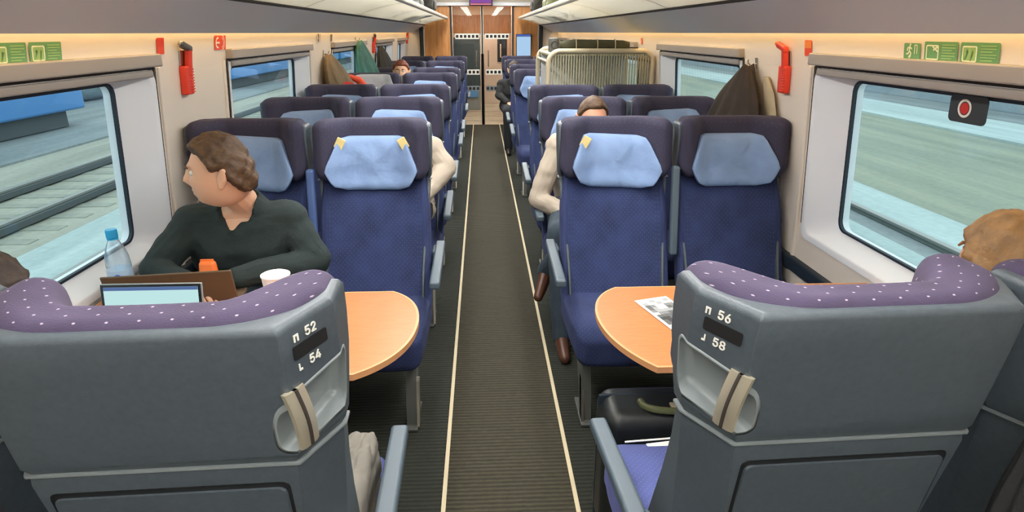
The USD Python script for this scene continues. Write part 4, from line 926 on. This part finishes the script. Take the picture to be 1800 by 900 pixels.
def hand_bones(w, dirv, palm_n, thumb_side, curl=.6):
    """wrist point, pointing direction, palm normal (towards what it holds), side vector of the thumb"""
    w, dirv, palm_n, thumb_side = (np.asarray(q, float) for q in (w, dirv, palm_n, thumb_side)); dirv /= np.linalg.norm(dirv); B = []
    kn = [w + dirv * .085 + thumb_side * o for o in (.030, .010, -.010, -.028)]
    B.append([(*w, .024), (*(w + dirv * .03 + thumb_side * .02), .020), (*kn[0], .012), (*kn[1], .012), (*kn[2], .012), (*kn[3], .011)])
    for k_, L in zip(kn, (.070, .078, .072, .058)):
        p = k_; a = 0
        for j, fr in enumerate((.45, .32, .23)):
            a += curl * (.5 + .4 * j); q = p + L * fr * (dirv * math.cos(a) + palm_n * math.sin(a)); B.append((p, .0095 - .0008 * j, q, .0088 - .0008 * j)); p = q
    t0 = w + dirv * .025 + thumb_side * .026; t1 = t0 + thumb_side * .03 + dirv * .022; t2 = t1 + thumb_side * .010 + dirv * .03 + palm_n * .01
    B += [(t0, .014, t1, .011), (t1, .011, t2, .009)]
    return B
def person(label, J, cloth, legs_m, shoe_m, hair_m, skin_m='skin', yaw=0, pitch=0, roll=0, hairline=.55, thick=.014, seed=1, vneck=None, fat=1.0, sleeves=True, curls=.010, hs=1.0):
    """J: world joints neck, head, shl, shr, chest, waist, hipl, hipr, ell, elr, hal, har, knl, knr, ftl, ftr"""
    t = thing('person', label, 'person'); P = {k_: np.asarray(v, float) for k_, v in J.items()}
    ex = (P['shr'] - P['shl']); ex /= np.linalg.norm(ex)
    cw, ww = ex * .075 * fat, ex * .07 * fat
    def torso(o): return [[(*P['shl'], .062 + o), (*P['shr'], .062 + o), (*(P['chest'] - cw), .115 * fat + o), (*(P['chest'] + cw), .115 * fat + o)],
                          [(*(P['chest'] - cw), .115 * fat + o), (*(P['chest'] + cw), .115 * fat + o), (*(P['waist'] - ww), .105 * fat + o), (*(P['waist'] + ww), .105 * fat + o)],
                          [(*(P['waist'] - ww), .105 * fat + o), (*(P['waist'] + ww), .105 * fat + o), (*P['hipl'], .105 + o), (*P['hipr'], .105 + o)],
                          [(*(P['shl'] * .8 + P['shr'] * .2), .045 + o), (*(P['shr'] * .8 + P['shl'] * .2), .045 + o), (*P['neck'], .052 + o)]]
    def arms(o): return [(P['sh' + c], .055 + o, P['el' + c], .043 + o) for c in 'lr'] + [(P['el' + c], .043 + o, P['ha' + c], .029 + o) for c in 'lr']
    def legs(o): return [(P['hip' + c], .092 + o, P['kn' + c], .062 + o) for c in 'lr'] + [(P['kn' + c], .062 + o, P['ft' + c] + [0, 0, .07], .040 + o) for c in 'lr']
    fdir = rotz(np.array([0, -1.0, 0]), yaw)
    hv = turn(HEADP * hs, yaw, pitch, P['head'], roll); hm = trimesh.Trimesh(hv, ICO.faces, process=False)
    jaw = P['head'] - [0, 0, .055] - fdir * .022
    hands = []
    for c in 'lr':
        dv = P['ha' + c] - P['el' + c]; dv = dv / np.linalg.norm(dv); side = np.cross(dv, [0, 0, 1.0]); side /= max(np.linalg.norm(side), 1e-6)
        hands += hand_bones(P['ha' + c], dv, np.array([0, 0, -1.0]), side * (1 if c == 'r' else -1), .45)
    ears = []
    for sx in (-1, 1):
        e = turn(np.array([[sx * .072, .006, -.006], [sx * .083, .022, .020], [sx * .082, .020, -.008], [sx * .075, .008, -.034]]) * hs, yaw, pitch, P['head'], roll)
        ears.append(m3.Manifold.batch_hull([ball(e[0], .010), ball(e[1], .011), ball(e[2], .010), ball(e[3], .008)]))
    body = flesh(torso(0) + arms(0) + legs(0) + [(P['neck'], .055, jaw, .052)] + hands, edge=.018, it=6)
    head_u = to_man(body) + to_man(hm) + ears[0] + ears[1]
    obj('body', from_man(head_u), skin_m, t, smooth=70)
    hr = trimesh.Trimesh(turn(hair_local(hairline, thick, seed, curls=curls) * hs, yaw, pitch, P['head'], roll), ICO.faces, process=False); obj('hair', hr, hair_m, t, smooth=70)
    for sx in (-1, 1):
        e = turn(np.array([[sx * .028, -.0760, .013], [sx * .028, -.0805, .013]]) * hs, yaw, pitch, P['head'], roll)
        bw = turn(np.array([[sx * .014, -.0945, .030], [sx * .028, -.0925, .036], [sx * .042, -.0855, .032]]) * hs, yaw, pitch, P['head'], roll); obj('eyebrow', tube(bw, [.003, .0042, .0025], 6), hair_m, t)
        ey = obj('eye', from_man(ball(e[0], .0108, 20)), 'eye_white', t); obj('iris', from_man(ball(e[1], .0068, 14)), 'eye_dark', ey)
    top = flesh(torso(.014) + (arms(.014) if sleeves else []), edge=.016, it=10)
    v = np.array(top.vertices); top.vertices = v + top.vertex_normals * ((meshkit.fbm(v * [11, 11, 15], 3, seed) - .5)[:, None] * .026)
    tm = to_man(top) - bone(P['neck'] + [0, 0, -.05], .054, jaw + [0, 0, .02], .066)
    if vneck is not None: tm = tm - m3.Manifold.batch_hull([ball(p_[:3], p_[3], 16) for p_ in vneck])
    for c in 'lr':
        dv = (P['ha' + c] - P['el' + c]); dv /= np.linalg.norm(dv)
    obj('sweater' if vneck is not None else 'shirt', from_man(tm), cloth, t, smooth=60)
    lg_ = flesh(legs(.012) + [[(*P['hipl'], .116), (*P['hipr'], .116), (*P['waist'], .095)]], edge=.025, it=8)
    v = np.array(lg_.vertices); lg_.vertices = v + lg_.vertex_normals * ((meshkit.fbm(v * 9, 3, seed + 3) - .5)[:, None] * .014); obj('trousers', lg_, legs_m, t, smooth=60)
    for c in 'lr':
        shin = P['kn' + c] - P['ft' + c]; fd = J.get('toe' + c, rotz(np.array([0, -1.0, 0]), J.get('face', 0))); fd = np.asarray(fd, float); fd /= np.linalg.norm(fd); F0 = P['ft' + c]
        sh_ = flesh([[(*(F0 - fd * .035 + [0, 0, .034]), .034), (*(F0 + [0, 0, .065]), .036), (*(F0 + fd * .10 + [0, 0, .030]), .032), (*(F0 + fd * .165 + [0, 0, .026]), .026)]], edge=.012, it=4)
        obj('shoe', sh_, shoe_m, t, smooth=60)
    return t
# man in the dark green sweater, leaning on the left table and looking out of the window
person('person in a dark green V-neck sweater leaning on the left table, looking outside',
       dict(neck=(-.885, 2.30, 1.005), head=(-.920, 2.20, 1.138), shl=(-1.085, 2.30, .925), shr=(-.745, 2.33, .930), chest=(-.92, 2.36, .83), waist=(-.97, 2.52, .66), hipl=(-1.08, 2.60, .585), hipr=(-.90, 2.60, .585),
            ell=(-1.185, 2.17, .79), elr=(-.650, 2.30, .775), hal=(-1.02, 2.03, .785), har=(-.87, 2.10, .785), knl=(-1.12, 2.16, .60), knr=(-.90, 2.16, .60), ftl=(-1.12, 2.12, 0), ftr=(-.90, 2.10, 0)),
       'sweater_green', 'jeans', 'shoe_black', 'hair_brown', yaw=-74, pitch=2, hairline=.64, thick=.020, seed=3, curls=.014, fat=1.08, hs=1.04,
       vneck=[(-1.00, 2.20, 1.05, .02), (-.815, 2.21, 1.05, .02), (-.935, 2.18, .885, .008), (-.95, 2.275, 1.05, .02), (-.84, 2.285, 1.05, .02), (-.93, 2.24, .905, .006)])
og = thing('snack_packet', 'small orange packet behind the brown laptop lid', 'packet', (-.935, 2.03, TZ)); obj('packet_body', warp(rbox(.060, .03, .140, .013, 3, 3, (0, 0, .071)), lambda v: np.stack([v[:, 0] * (1.1 - 3.2 * np.clip(v[:, 2] - .07, 0, 1)), v[:, 1], v[:, 2]], 1)), mat('packet_orange', (236, 112, 44), .5), og); obj('packet_seal', bx(-.022, .022, -.003, .003, .138, .146, .001), 'packet_orange', og)
# man in the white shirt behind the right aisle seat
person('person in a white shirt with legs crossed behind the right aisle seat, bent forward',
       dict(neck=(.60, 3.52, 1.045), head=(.605, 3.46, 1.150), shl=(.43, 3.56, .985), shr=(.77, 3.56, .985), chest=(.60, 3.62, .87), waist=(.61, 3.68, .68), hipl=(.52, 3.68, .60), hipr=(.70, 3.68, .60),
            ell=(.315, 3.48, .70), elr=(.86, 3.45, .72), hal=(.50, 3.28, .64), har=(.70, 3.22, .68), knl=(.405, 3.14, .60), knr=(.56, 3.10, .70), ftl=(.405, 2.99, 0), ftr=(.355, 3.36, .24), toer=(-.30, -.75, -.35)),
       'shirt_white', 'jeans', 'shoe_brown', 'hair_brown', skin_m='skin_pink', yaw=6, pitch=12, hairline=.66, thick=.012, seed=5, curls=.006)
person('person mostly hidden behind the left aisle seat, white sleeve out in the aisle',
       dict(neck=(-.46, 3.40, 1.00), head=(-.50, 3.26, 1.03), shl=(-.63, 3.52, .96), shr=(-.285, 3.52, .985), chest=(-.47, 3.60, .86), waist=(-.49, 3.68, .68), hipl=(-.58, 3.68, .60), hipr=(-.40, 3.68, .60),
            ell=(-.72, 3.40, .74), elr=(-.205, 3.48, .885), hal=(-.60, 3.20, .68), har=(-.36, 3.22, .74), knl=(-.58, 3.18, .60), knr=(-.40, 3.18, .60), ftl=(-.58, 3.10, 0), ftr=(-.40, 3.10, 0)),
       'shirt_white', 'trousers_dark', 'shoe_black', 'hair_dark', yaw=0, pitch=45, seed=7)
def passenger(label, x, y, cloth, hair, yaw=0, hx=0, hz=1.16, hy=-.46, seed=9, skin_m='skin', legs_m='trousers_dark', shoe='shoe_black', back=False, **kw):
    """someone sitting upright in the seat whose rear plane is at y; back: facing away from the camera"""
    s_ = -1 if back else 1
    D = lambda dx, dy, z: (x + s_ * dx, y + s_ * dy, z)
    J = dict(neck=(x + hx * .6, y + s_ * (hy + .05), hz - .14), head=(x + hx, y + s_ * hy, hz), shl=D(-.17, -.36, hz - .20), shr=D(.17, -.36, hz - .20), chest=D(0, -.34, hz - .32), waist=D(0, -.33, .70), hipl=D(-.09, -.36, .60), hipr=D(.09, -.36, .60),
             ell=D(-.215, -.45, .76), elr=D(.215, -.45, .76), hal=D(-.10, -.64, .68), har=D(.10, -.64, .68), knl=D(-.10, -.82, .57), knr=D(.10, -.82, .57), ftl=D(-.10, -.86, 0), ftr=D(.10, -.86, 0), face=180 if back else 0)
    return person(label, J, cloth, legs_m, shoe, hair, skin_m=skin_m, yaw=yaw + (180 if back else 0), seed=seed, **kw)
passenger('person with fair hair in the near right window seat, seen from behind', XRW, NY, 'trousers_dark', 'hair_blond', hx=-.085, hz=1.140, hy=-.36, seed=11, skin_m='skin_pink', back=True, hairline=.45)
passenger('person with dark hair in the near left window seat, at the photo edge', XLW, NY, 'trousers_dark', 'hair_dark', hx=.075, hz=1.09, hy=-.36, seed=12, back=True)
passenger('person with reddish hair looking over the seats far along the left side', XLW + .14, 7.36, 'cover_grey', 'hair_red', hz=1.205, hx=.05, seed=13)
passenger('person in dark clothes far along the right side, feet in the aisle', XRA - .14, 9.60, 'black_fabric', 'hair_dark', hz=1.10, seed=14, yaw=10, hairline=.5)
